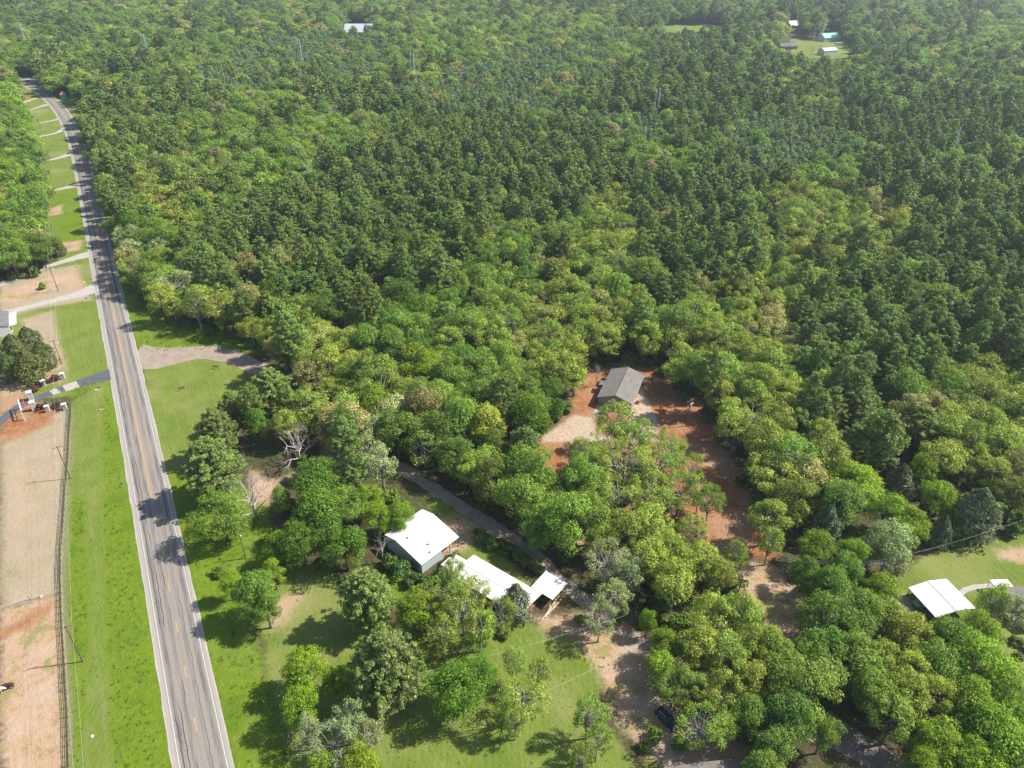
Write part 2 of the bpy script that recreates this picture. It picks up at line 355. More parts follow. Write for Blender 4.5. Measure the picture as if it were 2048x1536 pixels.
# relax the surveyed points into a road-like curve
for _ in range(160): LINE[1:-1] = .25 * LINE[:-2] + .5 * LINE[1:-1] + .25 * LINE[2:]
ribbon('road_shoulder', LINE, -4.85, 4.7, .016, GRAV, ragged=.07)
road = ribbon('highway', LINE, -4.6, 4.45, .024, ASPH, ragged=.04)
ribbon('edge_line', LINE, -3.72, -3.54, .030, PAINTW, road); ribbon('edge_line', LINE, 3.54, 3.72, .030, PAINTW, road)
SL = np.concatenate([[0], np.cumsum(np.hypot(*np.diff(LINE, axis=0).T))])
dash0 = np.argmin(np.hypot(*(LINE - g2(304, 1000)).T)); s0 = SL[dash0]
def sub(a, b, k=6):
    ss = np.linspace(a, b, max(2, int((b - a) / 3) if b - a > 12 else k)); return np.stack([np.interp(ss, SL, LINE[:, 0]), np.interp(ss, SL, LINE[:, 1])], 1)
solid = sub(s0, SL[-1]); ribbon('centre_line', solid, .05, .16, .030, PAINTY, road); ribbon('centre_line', solid, -.16, -.05, .030, PAINTY, road)
for k in range(1, 18):
    if s0 - k * 12.19 < 5: break
    a = s0 - k * 12.19 + 4.0; ribbon('centre_dash', sub(a, a + 3.05, 4), -.08, .09, .030, PAINTY, road)
def drive(px, w, mat, z=.012, rag=.18, name='driveway'):
    L = smoothline(px, 2.0); w = np.interp(np.linspace(0, 1, len(L)), np.linspace(0, 1, len(w)), w) if hasattr(w, '__len__') else w
    return ribbon(name, L, -np.asarray(w) / 2, np.asarray(w) / 2, z, mat, ragged=rag)
drive([(-60,592),(0,569),(60,547),(110,528),(150,516),(180,508)], [3.6, 3.6, 3.4, 4, 7], GRAV)
drive([(-40,640),(0,628),(60,613),(120,598),(160,588),(196,574)], [3.8, 3.8, 3.8, 5, 9], GRAV)
drive([(-50,885),(0,843),(35,815),(60,802),(110,783),(150,770),(190,757),(232,746)], [3.8, 3.4, 3.2, 3.2, 3.6, 6, 8], BLACKTOP, .020, .03)
for a, b, wd in (((103, 786), (117, 780.5), 3.6), ((128, 777), (156, 768), 4.4)):
    ribbon('driveway_slab', np.array([g2(*a), (g2(*a) + g2(*b)) / 2, g2(*b)]), -wd / 2, wd / 2, .026, CONC, ragged=.1)
LN = [(262,716),(300,716),(340,713),(400,706),(460,712),(510,733),(560,768),(620,818),(700,880),(800,935),(880,985),(960,1038),(1060,1106),(1150,1185),(1205,1235),(1300,1300),(1450,1385),(1600,1455),(1700,1495),(1780,1550),(1820,1600)]
drive(LN, [17, 8.5, 6.4, 4.2, 3.6, 3.4, 3.6, 3.6, 3.4, 3.4, 3.4, 3.4], LANE, .012, .35, 'gravel_lane')
drive([(1640,1440),(1690,1478),(1745,1510),(1790,1545),(1830,1590)], 6.0, simple('old_blacktop', (.20, .165, .14), .9, var=.15, scale=.5, fine=.3), .020, .1, 'lane_asphalt')
for px, w in (([(78,384),(100,381),(125,377),(155,370)], 3.2), ([(74,325),(95,321),(120,315),(142,308)], 3.2), ([(68,275),(90,271),(112,266),(134,256)], 3.0), ([(80,246),(100,242),(118,238)], 2.4), ([(60,220),(75,215),(95,209)], 2.6), ([(20,159),(45,160),(78,155)], 7), ([(128,223),(145,220),(175,217)], 5), ([(70,181),(85,180.5),(98,180)], 4)):
    drive(px, [w, w, w * 1.3, w * 2.2], GRAV)
drive([(42,206),(58,201),(75,196)], 4, simple('bare_clay', (.5, .33, .2), .95), .012, .4, 'clay_drive')
drive([(1188,832),(1196,818),(1200,808)], 1.3, CONC, .03, .02, 'front_walk')
drive([(1921,1187),(1930,1180),(1950,1174),(1985,1171)], 1.2, CONC, .02, .03, 'curved_walk')

# ------------------------------------------------------------------ tree prototypes (numpy leaf cards)
def card_mesh(name, C, N, L, Wd, rot, mat, extra=None, matE=None, seed=0):
    """C centres, N normals, L/Wd half lengths; every card a slightly folded rhomb"""
    n = len(C); r = np.random.default_rng(seed)
    N = N / np.linalg.norm(N, axis=1)[:, None]
    a = np.where(np.abs(N[:, 2:3]) < .9, [[0, 0, 1.]], [[1., 0, 0]]); U = np.cross(N, a); U /= np.linalg.norm(U, axis=1)[:, None]; V = np.cross(N, U)
    cs, sn = np.cos(rot)[:, None], np.sin(rot)[:, None]; A = U * cs + V * sn; B = -U * sn + V * cs
    L = np.broadcast_to(L, n)[:, None]; Wd = np.broadcast_to(Wd, n)[:, None]
    k = r.normal(0, .25, (n, 4))
    P = np.stack([C - A * L, C - B * Wd * (1 + k[:, :1]) + N * L * .3 * k[:, 1:2], C + A * L, C + B * Wd * (1 + k[:, 2:3]) + N * L * .3 * k[:, 3:4]], 1).reshape(-1, 3)
    F = np.arange(4 * n).reshape(-1, 4)
    ev = np.array(extra.v) if extra else np.zeros((0, 3)); ef = extra.f if extra else []
    me = bpy.data.meshes.new(name); me.vertices.add(4 * n + len(ev)); me.vertices.foreach_set('co', np.vstack([P, ev]).astype(np.float32).ravel())
    loops = list(F.ravel()) + [i + 4 * n for f in ef for i in f]; starts = list(range(0, 4 * n, 4)); s = 4 * n
    for f in ef: starts.append(s); s += len(f)
    me.loops.add(len(loops)); me.loops.foreach_set('vertex_index', np.array(loops, np.int32))
    me.polygons.add(len(starts)); me.polygons.foreach_set('loop_start', np.array(starts, np.int32))
    me.materials.append(mat)
    if ef:
        me.materials.append(matE); me.polygons.foreach_set('material_index', np.array([0] * n + [1] * len(ef), np.int32))
    me.update(calc_edges=True)
    at = me.attributes.new('rnd', 'FLOAT', 'FACE'); at.data.foreach_set('value', np.concatenate([r.random(n), np.full(len(ef), .5)]).astype(np.float32))
    return me
def limb(m, a, b, r0, r1, r, bend=.12, n=5, k=4):
    a, b = np.array(a, float), np.array(b, float); L = np.linalg.norm(b - a); pts = []
    off = r.normal(0, bend * L, 3)
    for i in range(k + 1): t = i / k; pts.append(a + (b - a) * t + off * math.sin(math.pi * t))
    m.tube(pts, [r0 + (r1 - r0) * i / k for i in range(k + 1)], n)
    return pts
def broadleaf(seed, R=5.0, h=13.0, base=.28, nc=30, per=230, size=.2, flat=.75, loose=0.0, cr=(.26, .4), mat=None, bark=None):
    """returns (leaf arrays, trunk MB); crown of many billows on an uneven dome"""
    r = np.random.default_rng(seed); T = MB()
    top = h; zc = h * (base + 1) / 2; hz = (h * (1 - base)) / 2
    cen = []; rad = []
    lob = [(r.uniform(0, 2 * math.pi), r.uniform(.62, 1.25)) for _ in range(5)]
    for i in range(nc):
        for _ in range(30):
            u = r.uniform(-.55, 1); th = r.uniform(0, 2 * math.pi); rr = math.sqrt(max(0, 1 - u * u)) if u > 0 else math.sqrt(1 - u * u) * .95
            f = min(l[1] + .35 * abs(math.sin((th - l[0]) / 2)) for l in lob); q = r.uniform(.62, .92) * f
            cr_ = r.uniform(*cr) * R
            p = np.array([math.cos(th) * rr * R * q, math.sin(th) * rr * R * q, zc + u * hz * r.uniform(.72, .95)])
            if all(np.linalg.norm((p - c) * [1, 1, 1.2]) > .55 * min(cr_, rd) for c, rd in zip(cen, rad)): break
        cen.append(p); rad.append(cr_)
    Cs, Ns, Ls = [], [], []
    for c, rd in zip(cen, rad):
        n = int(per * (rd / (.33 * R)) ** 2 * r.uniform(.7, 1.2) * (1 - loose * r.random()))
        d = r.normal(0, 1, (n, 3)); d[:, 2] = np.where(r.random(n) < .6, np.abs(d[:, 2]), d[:, 2]); d /= np.linalg.norm(d, axis=1)[:, None]
        bump = 1 + .22 * np.sin(d @ r.normal(0, 4.5, 3) + r.uniform(0, 6)) + .14 * np.sin(d @ r.normal(0, 9, 3))
        q = rd * bump * (1 - np.abs(r.normal(0, .16 + .25 * loose, n)))
        Cs.append(c + d * q[:, None] * [1, 1, flat]); Ns.append(d * .9 + r.normal(0, .5, (n, 3)) + [0, 0, .35]); Ls.append(r.uniform(.7, 1.45, n) * size)
    lean = r.normal(0, .03 * h, 2); k = zc * .75
    tr = .028 * h
    T.tube([(0, 0, -.2), (lean[0] * .3, lean[1] * .3, h * .16), (lean[0], lean[1], h * .42), (lean[0] * .8, lean[1] * .8, h * .72)], [tr, tr * .82, tr * .6, tr * .22], 7)
    for c in [cen[i] for i in r.permutation(nc)[:int(nc * .75)]]:
        s = r.uniform(.22, .6); a = np.array([lean[0] * s * 1.6, lean[1] * s * 1.6, h * s])
        if a[2] > c[2]: a[2] = c[2] * .75
        limb(T, a, c, tr * .38, .035, r, .08)
    return (np.vstack(Cs), np.vstack(Ns), np.concatenate(Ls)), T
def pine(seed, R=4.0, h=18.0, base=.42, levels=15, br=6, per=40, size=.19, droop=.1, top=1.7, card=.42):
    r = np.random.default_rng(seed); T = MB(); Cs, Ns, Ls = [], [], []
    lean = r.normal(0, .012 * h, 2); tr = .016 * h
    T.tube([(0, 0, -.2), (lean[0] * .5, lean[1] * .5, h * .5), (lean[0], lean[1], h * .97)], [tr, tr * .7, .05], 7)
    for l in range(levels):
        t_ = (l + r.uniform(-.3, .3)) / levels; t_ = min(max(t_, 0), 1); z = h * (base + (1 - base) * t_ * .97)
        prof = (1 - t_ ** top) * (.62 + .38 * min(1, t_ * 3.2)) + .06
        ph = r.uniform(0, 6.28)
        for b in range(br if t_ < .75 else max(3, br - 2)):
            th = ph + b * 2 * math.pi / br + r.normal(0, .25); Lb = R * prof * r.uniform(.65, 1.15)
            if r.random() < .07: continue
            a = np.array([lean[0] * z / h, lean[1] * z / h, z]); up = (.05 + .45 * t_) * Lb
            tip = a + [math.cos(th) * Lb, math.sin(th) * Lb, up]
            limb(T, a, tip, tr * .2 + .02, .02, r, .05, 4, 3)
            nt_ = max(2, int(Lb / .85))
            for k in range(nt_):
                f = .35 + .65 * (k + 1) / nt_
                c = a + (tip - a) * f + r.normal(0, .22 + .1 * R / 4, 3); rt = r.uniform(.55, .85) * (.75 + .3 * (1 - f) + .1 * R / 4)
                n = int(per * rt / .7); d = r.normal(0, 1, (n, 3)); d[:, 2] = d[:, 2] * .8 + .35; d /= np.linalg.norm(d, axis=1)[:, None]
                Cs.append(c + d * rt * r.uniform(.45, 1.0, (n, 1)) * [1, 1, .75]); Ns.append(r.normal(0, .45, (n, 3)) + d * .8 + [0, 0, .35]); Ls.append(r.uniform(.8, 1.3, n) * size)
    return (np.vstack(Cs), np.vstack(Ns), np.concatenate(Ls)), T
def cedar(seed, R=3.0, h=8.0, n=4200, size=.2):
    r = np.random.default_rng(seed); T = MB(); T.tube([(0, 0, -.2), (0, 0, h * .9)], [.2, .04], 6)
    u = r.random(n) ** .8; z = h * (.03 + .97 * u); th = r.uniform(0, 6.283, n)
    lob = 1 + .16 * np.sin(th * 3 + z * 1.1) + .12 * np.sin(th * 7 - z * 2.3) + .1 * np.sin(z * 5 + th * 2)
    rr = R * (1 - u ** 2.2) ** .75 * lob * (.55 + .45 * np.minimum(1, u * 6)) * (1 - np.abs(r.normal(0, .14, n)))
    C = np.stack([np.cos(th) * rr, np.sin(th) * rr, z + r.normal(0, .1, n)], 1)
    N = np.stack([np.cos(th), np.sin(th), .6 + 0 * th], 1) + r.normal(0, .5, (n, 3))
    return (C, N, r.uniform(.7, 1.4, n) * size), T
def bush(seed, R=1.6, h=2.2, n=900, size=.17):
    return broadleaf(seed, R, h, .02, 9, int(n / 9), size, .8, 0, (.35, .55))
def bare(seed, R=5.0, h=12.0, depth=4, n0=7, thick=1.0, spread=.55, low=.2):
    r = np.random.default_rng(seed); T = MB(); tr = .022 * h * thick; tips = []
    def rec(a, d, L, rad, k):
        b = a + d * L; c = (a + b) / 2 + r.normal(0, .06 * L, 3); T.tube([a, c, b], [rad, rad * .8, rad * .6], 5 if rad > .05 else 3, caps=False)
        tips.append(b)
        if k == 0: return
        for j in range(r.integers(2, 4)):
            nd = d + r.normal(0, spread, 3) + [0, 0, .12]; nd /= np.linalg.norm(nd)
            rec(b if j < 2 else c, nd, L * r.uniform(.55, .8), rad * .58, k - 1)
    T.tube([(0, 0, -.2), (r.normal(0, .15), r.normal(0, .15), h * .25), (0, 0, h * .45)], [tr, tr * .85, tr * .6], 7)
    for i in range(n0):
        s = r.uniform(low, .45) if i else .45; th = i * 2.4 + r.normal(0, .3); el = r.uniform(.35, 1.2) if i else 1.4
        d = np.array([math.cos(th) * math.cos(el), math.sin(th) * math.cos(el), math.sin(el)])
        rec(np.array([0, 0, h * s]), d, h * .24 * r.uniform(.8, 1.1), tr * .5, depth - 1)
    return T, np.array(tips)

PRO = {}      # kind -> list of dict(crown, trunk, low, R, h)
def add_pro(kind, arr, T, R, h, mat, bark, wr=.55, seed=0, lowf=.3, lows=1.75):
    C, N, L = arr; r = np.random.default_rng(seed + 5); n = len(C); rot = r.uniform(0, 6.283, n)
    crown = card_mesh('crown', C, N, L, L * wr, rot, mat, seed=seed); trunk = T.mesh('trunk', bark, True)
    k = r.permutation(n)[:int(n * lowf)]
    low = card_mesh('tree_mass', C[k], N[k], L[k] * lows, L[k] * lows * max(wr, .6), rot[k], mat, T, bark, seed=seed)
    PRO.setdefault(kind, []).append(dict(crown=crown, trunk=trunk, low=low, R=R, h=h))
for s in range(8): add_pro('oak', *broadleaf(10 + s, 5, 12.5, .25, 46, 300, .155, .8, .15, (.15, .31)), 5, 12.5, LEAF, BARK, .62, s)
for s in range(7): add_pro('leafy', *broadleaf(30 + s, 5, 13.5, .12, 34, 420, .155, .9, 0, (.2, .42)), 5, 13.5, LEAF, BARK, .6, s)
for s in range(4): add_pro('loose', *broadleaf(50 + s, 5, 12, .2, 50, 270, .155, .85, .35, (.15, .27)), 5, 12, LEAF, GTWIG, .6, s, .4, 1.6)
for s in range(8): add_pro('pine', *pine(70 + s), 4, 18, NEEDLE, PBARK, .55, s, .42, 1.55)
for s in range(3): add_pro('slender', *pine(90 + s, 2.3, 15, .45, 14, 5, 20, .22, top=1.5), 2.3, 15, NEEDLE, PBARK, .55, s, .5, 1.4)
for s in range(3): add_pro('bigpine', *pine(100 + s, 6.5, 19, .2, 21, 9, 38, .25, top=2.1), 6.5, 19, NEEDLE, PBARK, .42, s, .3, 1.9)
for s in range(3): add_pro('cedar', *cedar(120 + s), 3, 8, NEEDLE, BARK, .5, s)
for s in range(3): add_pro('bush', *bush(130 + s), 1.6, 2.2, LEAF, BARK, .6, s)
for s in range(4):
    T, tips = bare(140 + s, depth=4); m_ = T.mesh('branches', GTWIG, True)
    PRO.setdefault('bare', []).append(dict(crown=None, trunk=m_, low=m_, R=6.2, h=12))
T, tips = bare(151, depth=5, n0=7, thick=1.25, spread=.42); m_ = T.mesh('branches', DEAD, True); PRO['dead'] = [dict(crown=None, trunk=m_, low=m_, R=6.2, h=12)]
T, tips = bare(158, depth=5, n0=9, thick=1.4, spread=.5, low=.1); m_ = T.mesh('branches', DEAD, True); PRO['dead'].append(dict(crown=None, trunk=m_, low=m_, R=6.2, h=12))

# kind code -> (prototype, tint, (h per R: a*R+b), tree name, colour phrase)
KIND = {
 'P': ('pine', (.165, .238, .048), (2.4, 8.0), 'pine_tree'), 'L': ('slender', (.185, .26, .10), (3.0, 8.0), 'pine_tree'),
 'Q': ('bigpine', (.20, .275, .07), (1.7, 6.0), 'pine_tree'),
 'O': ('oak', (.285, .345, .055), (1.25, 6.2), 'oak_tree'), 'Y': ('oak', (.38, .37, .13), (1.25, 6.2), 'oak_tree'),
 'G': ('leafy', (.168, .265, .036), (1.4, 6.0), 'broadleaf_tree'), 'B': ('leafy', (.21, .315, .018), (1.4, 5.0), 'broadleaf_tree'),
 'N': ('leafy', (.105, .195, .016), (1.4, 5.5), 'broadleaf_tree'),
 'S': ('loose', (.34, .39, .18), (1.5, 6.0), 'budding_tree'), 'T': ('loose', (.26, .345, .06), (1.4, 6.5), 'budding_tree'),
 'C': ('cedar', (.105, .135, .035), (1.9, 2.5), 'cedar_tree'), 'D': ('cedar', (.125, .15, .08), (2.1, 3.0), 'cedar_tree'),
 'X': ('bare', (.3, .3, .3), (1.3, 5.0), 'bare_tree'), 'K': ('dead', (.3, .3, .3), (1.3, 5.0), 'dead_tree'),
 'U': ('bush', (.19, .28, .04), (1.1, .6), 'shrub'), 'R': ('bush', (.14, .055, .04), (1.0, .4), 'shrub'), 'V': ('bush', (.12, .19, .04), (1.2, .5), 'shrub')}
trees = []      # x, y, R, h, kind, tint, hand
def jit(c, s=.14):
    k = 1 + rng.normal(0, s); a = rng.normal(0, .045, 3) * [1.4, .5, 1.2]; return tuple(float(max(.01, v * k * (1 + q))) for v, q in zip(c, a))
def hand(kind, *pts):
    for x, y, rp in pts:
        a, b = KIND[kind][2]; hh = 12.0
        for _ in range(4):
            hc = hh * (.62 if kind in 'OYGBNSTXK' else .68 if kind in 'PLQ' else .45)
            P = g(x, y, hc); zc = proj(P)[2]; R = rp * zc / FPX; hh = a * R + b
        trees.append((P[0], P[1], R, hh, kind, jit(KIND[kind][1], .1), True))
hand('C', (60,686,26), (32,705,30), (86,712,24), (60,735,30), (20,738,24), (118,497,12))
hand('Q', (430,850,46), (418,918,62), (730,1180,62), (772,1322,80), (540,770,44), (462,810,32))
hand('P', (500,800,30), (572,800,28), (690,870,36), (705,930,34))
hand('O', (612,818,52), (575,850,34), (640,845,34))
hand('G', (440,1030,46), (515,850,30), (505,1190,46), (563,1000,22), (530,1212,34), (690,1010,34))
hand('N', (642,963,54), (600,1080,46), (637,1020,56), (687,1090,48), (912,1377,58), (955,1350,44))
hand('B', (607,1340,50), (603,1412,42), (672,1365,32), (722,1520,38), (640,1530,34), (840,1215,44), (735,1000,34), (560,1090,30), (800,1032,30), (1296,1242,18), (1330,1290,32), (1318,1335,38), (760,1035,28), (545,1145,22), (462,1165,24))
hand('T', (905,1150,34), (945,1190,34), (1000,1228,30), (925,1215,48), (960,1255,40), (885,1265,46), (900,1175,36), (1050,1395,46), (1075,1345,28), (1030,1325,28), (1178,1430,40), (1195,1480,36), (1165,1520,32), (1030,1440,26), (1350,1370,34), (1065,1100,0.1))
hand('S', (760,925,46), (752,862,32), (735,895,34), (617,1457,30), (700,1440,42), (665,1488,42), (740,1470,34), (1226,1195,44), (1200,1240,32), (1215,1120,42), (1262,1150,34))
hand('D', (1032,1205,30), (1948,1030,46), (1798,970,30), (1650,1052,34), (1880,1065,26))
hand('O', (1424,1240,58), (1486,1227,50), (1400,1300,54), (1450,1315,52), (1450,1390,48), (1510,1365,46), (1500,1290,46), (1385,1380,36), (1450,1455,30), (1350,1165,52), (1400,1130,50), (1300,1120,50), (1250,1060,44), (1440,1150,40), (1200,1080,36), (1340,1100,42), (1540,1040,46), (1535,1290,40), (1560,1310,36))
hand('G', (1610,1377,64), (1560,1345,46), (1586,1440,58), (1648,1465,36), (1548,1490,46), (1661,1240,58), (1723,1227,50), (1650,1295,50), (1711,1315,56), (1898,1280,48), (1690,1140,36), (1661,1172,40), (1610,1145,24), (1686,1005,44), (1761,868,44), (1735,1370,44), (1873,1327,48), (1500,1430,40), (1530,1540,40), (1620,1320,40))
hand('B', (1761,1180,38), (1786,1030,42), (1873,993,40), (1848,943,32), (1636,1098,32), (1701,1108,32), (1960,1270,44), (1961,1327,58), (2010,1385,58), (1886,1492,54), (1986,1465,66), (1960,1525,56), (2040,1520,50), (1845,1530,36), (1945,1400,50), (2045,1440,50), (1820,1050,34))
hand('O', (1811,1265,50), (1773,1240,44), (1811,1390,56), (1786,1440,50), (1823,1345,46), (2036,993,46), (1886,918,48), (2011,893,54), (1870,1390,44), (1765,1320,46), (1760,1400,44), (1980,950,44), (1935,915,40))
hand('S', (1786,1085,50), (1750,1090,34), (2020,1225,44), (1790,1120,34))
hand('T', (1990,1205,40), (1236,842,46), (1249,925,56), (1324,920,40), (1190,930,36), (1160,905,30), (1300,985,44), (1240,990,46), (1215,885,34), (1380,940,28), (1400,985,26), (1470,1110,30), (1390,1060,34), (1285,865,26), (1360,985,36), (1420,1000,28), (1265,880,34), (1400,1452,46), (1540,1085,32), (1345,890,28))
hand('K', (592,880,46), (500,985,56))
hand('G', (735,59,11), (706,61,9), (770,66,12), (560,64,10), (610,62,10)); hand('B', (665,70,9)); hand('X', (1625,98,9), (1640,96,7))
hand('X', (762,1085,34), (1900,1455,44), (1880,1410,44), (1410,1450,52), (1250,1150,46), (1190,1215,44), (1590,1265,34), (1712,900,20), (1040,880,30), (1665,535,22), (590,515,14), (1195,740,22), (1925,1400,34), (1345,880,24))
hand('V', (965,1075,14), (985,1085,14), (1003,1092,14), (1020,1100,14), (1037,1112,14), (1052,1122,14), (1066,1132,14), (955,1066,12), (1078,1140,12), (905,1120,14), (850,1165,18), (825,1160,18), (880,1150,16), (800,1140,18), (780,1125,18), (1245,738,14), (1255,722,16), (1225,1248,10), (1620,1140,14))
hand('U', (84,573,8), (440,1145,12), (640,1130,14), (700,1160,14), (575,1010,16), (610,925,16), (780,990,18), (830,1080,14), (1010,1265,12), (1310,1470,16), (1360,1490,14), (1290,1490,14), (1160,1240,12), (1330,1445,0.1))
hand('R', (78,770,7), (92,764,7), (110,757,8), (69,778,9), (88,812,7), (114,809,8), (80,815,8), (77,814,6))
trees = [t_ for t_ in trees if t_[2] > .1]
HAND_N = len(trees)

# visible openings (photo outline of ground and roofs, used only to keep canopies off them)
OPEN = [
 [(-300,1560),(-300,575),(60,560),(118,530),(104,505),(94,480),(88,400),(80,330),(70,262),(55,215),(40,178),(28,160),(75,150),(105,195),(165,190),(160,228),(163,250),(185,320),(200,400),(222,470),(240,560),(262,600),(300,618),(340,655),(400,668),(470,682),(545,720),(600,770),(650,860),(700,930),(815,935),(880,940),(1000,1040),(1100,1110),(1190,1190),(1270,1240),(1330,1400),(1500,1500),(1520,1560)],
 [(1175,740),(1225,728),(1295,735),(1328,768),(1356,802),(1400,824),(1424,870),(1474,960),(1545,1060),(1592,1160),(1630,1230),(1595,1315),(1530,1220),(1440,1115),(1370,1060),(1330,930),(1300,900),(1110,925),(1085,870),(1140,830),(1150,790)],
 [(1765,1195),(1840,1100),(1950,1080),(2200,1050),(2200,1260),(1960,1260),(1900,1240),(1800,1230)],
 [(1680,1470),(1800,1500),(1840,1560),(1700,1560)],
 [(1322,50),(1430,50),(1465,70),(1330,74)], [(1545,92),(1560,84),(1600,80),(1700,84),(1718,112),(1655,126),(1600,128),(1550,108)], [(1568,42),(1604,42),(1604,64),(1568,64)], [(1636,64),(1680,64),(1692,84),(1636,86)], [(684,50),(752,49),(752,66),(722,76),(684,70)], [(570,68),(600,68),(600,74),(570,74)],
 [(212,112),(252,108),(250,116),(212,120)]]
MAP = """WWGWGGWWWGGGOWGGWWPWGGWWPPPWGGPG
WWWGGOWWGOGGWOGWOOGWPWPPWWDWGPWG
GWWWGOWWLLLLWGGOGGLLWWPWGGWWGWOG
GWGGWWGLLLLLLGGLLLLGWPPOWGWPWOWO
NWWPWWLLLLLLGOLLLLLWPPPWPGOWWGWW
GWGOOWLLLWGGLLLLLLPPWPPPOPPWWOWG
BBGWWPGGGWPPPLLLLLPPPPPPPWLPPPWW
GBGPWWWGGBBTWPPPLLLLLPPLLLPPPWPP
GGWWPWGBGTBGPPPPPWPLLPLLLLLPPPWP
GGWWWWGGBBGPPPPPPPPGBGWLLLLWPWPG
BGWPWOGGGBWPPPPPPPPPGGPLLLGPPPGP
GGWPOOWWWGPPPPPPPPPPPPPPWOOPPWPW""".split()
MAP2 = """GGWPOOOWPPPPPPPPPPGGPPPWOOOOPPPP
GGWSWBPPPPPPPPPGGOOOPPPPOOOOPPPP
GGWGGBWPPPPPWPGGGOOGPPPOOOPPPPPP
GGWGGOOOPWPPGGGTOOOOOOOOOPPPPPPP
..WGGOOOOOOWGGOOOOOOOOOOOPPPPPPP
.......OOOOGGGGGOOO.TOOOOPPPPWOP
.........GNGSGGGGG...OOOOPPPWWOO
..........GGGGGGW....OOOOOPPWOOO
............GGGGTTT...OOOWWPWOOO
..............GGSTTTT..OO.......
...............GGTTTT...........
................................
................................""".split()
def cell(px, py):
    if px < -200 or px > 2250: return '#'
    px = min(max(px, 0), 2047)
    if py < 0: return 'W'
    r_ = int(py // 32) if py < 384 else 12 + int((py - 384) // 64)
    rows = MAP + MAP2
    if r_ >= len(rows): return '.'
    return rows[r_][int(px // 64)]
MIX = {'P': 'PPPPPPGPPPWPPGPPOPPPBPPW', 'L': 'LLLLLLLLLLLLLLG', 'O': 'OOOOOOOOYGTPOOG', 'G': 'GGGGBGGGOTGNGOP', 'B': 'BBBBGGBS', 'W': 'GGOPPGGOPTGNPYGOPG', 'D': 'NNPP',
       'N': 'NNGN', 'S': 'SSGG', 'T': 'TTTTOG', 'Y': 'Y'}
cand = []
def lattice(sp, ymax, ymin=70):
    ys = np.arange(ymin, ymax, sp * .866); out = []
    for i, y in enumerate(ys):
        xm = y * .78 + 60; xs = np.arange(-xm, xm, sp) + (sp / 2) * (i % 2)
        out.append(np.stack([xs, np.full(len(xs), y)], 1))
    P = np.vstack(out); return P + rng.uniform(-.42, .42, P.shape) * sp
def scatter(P, classes, spf):
    hc = 11.0; Q = proj(np.column_stack([P, np.full(len(P), hc)])); B = proj(np.column_stack([P, np.zeros(len(P))]))
    ok = (Q[:, 0] > -70) & (Q[:, 0] < 2118) & (Q[:, 1] < 1200) & (Q[:, 1] > -190)
    P, Q, B = P[ok], Q[ok], B[ok]; rp = 3.6 * FPX / Q[:, 2]
    clear = np.ones(len(P), bool)
    for po in OPEN:
        clear &= (sdist(Q[:, :2], po, 80) < -rp * .75) & (sdist(B[:, :2], po, 30) < 0)
    P, Q, rp = P[clear], Q[clear], rp[clear]
    HT = np.array([(t_[0], t_[1], t_[2]) for t_ in trees[:HAND_N]])
    for (x, y), q in zip(P, Q):
        ch = cell(q[0] + rng.uniform(-26, 26), q[1] + rng.uniform(-12, 12) * (1 if q[1] < 384 else 2))
        if ch in '.#' or (ch in 'L') != classes: continue
        if np.any(np.hypot(HT[:, 0] - x, HT[:, 1] - y) < HT[:, 2] * .8 + 2.0): continue
        mx = MIX[ch]; k = mx[rng.integers(len(mx))]
        if k == 'W': k = 'GGONT'[rng.integers(5)]
        if rng.random() < .022: k = 'X'
        a, b = KIND[k][2]
        R = {'P': rng.uniform(3.5, 5.3), 'L': rng.uniform(1.9, 2.8), 'X': rng.uniform(3, 4.2)}.get(k, rng.uniform(4.4, 6.9)) * spf
        hh = (a * R / spf + b) * rng.uniform(.74, 1.18) * (1 + (spf - 1) * .45)
        if k in 'OYGBT' and ch in 'P': hh *= .85
        if k == 'L' : hh *= .85
        tint = np.array(KIND[k][1])
        if k == 'G' and rng.random() < .3: tint = tint * [1.25, 1.12, 1.2]
        if k in 'GO' and rng.random() < .07: tint = np.array((.34, .31, .12))
        trees.append((x, y, R, hh, k, jit(tint, .16), False))
scatter(lattice(6.9, 520), False, 1.0); scatter(lattice(9.2, 860, 522), False, 1.38); scatter(lattice(12.0, 2700, 862), False, 1.75)
scatter(lattice(4.0, 620), True, 1.0); scatter(lattice(5.2, 1500, 622), True, 1.35)
print('trees', len(trees))

# ---- individuals and the rest
TP = np.array([(t_[0], t_[1], t_[3] * .6) for t_ in trees]); PJ = proj(TP); RP = np.array([t_[2] for t_ in trees]) * FPX / PJ[:, 2]
vis = (PJ[:, 0] + RP > 0) & (PJ[:, 0] - RP < 2048) & (PJ[:, 1] - RP * 1.6 < 1536) & (PJ[:, 1] + RP > 0)
LIM = {'pine_tree': 300, 'oak_tree': 300, 'broadleaf_tree': 300, 'budding_tree': 300, 'cedar_tree': 300, 'bare_tree': 300, 'dead_tree': 50, 'shrub': 300}
indiv = []
for nm, lim in LIM.items():
    ix = [i for i, t_ in enumerate(trees) if KIND[t_[4]][3] == nm and vis[i]]
    ix.sort(key=lambda i: (not trees[i][6], -RP[i])); indiv += ix[:lim]
indiv = set(indiv)
LOOK = {'P': 'dark green rounded pine', 'L': 'slim grey-green plantation pine', 'Q': 'large full-crowned pine', 'O': 'olive green clumpy oak',
        'Y': 'pale yellow-green oak', 'G': 'mid green broadleaf tree', 'B': 'bright lime green tree', 'N': 'deep green dense tree',
        'S': 'pale silvery half-leafed tree', 'T': 'thin-crowned yellow-green tree', 'C': 'dark bushy cedar', 'D': 'grey-green feathery cedar',
        'X': 'leafless grey tree', 'K': 'dead bleached tree', 'U': 'small light green shrub', 'R': 'small dark red shrub', 'V': 'low dark green bush'}
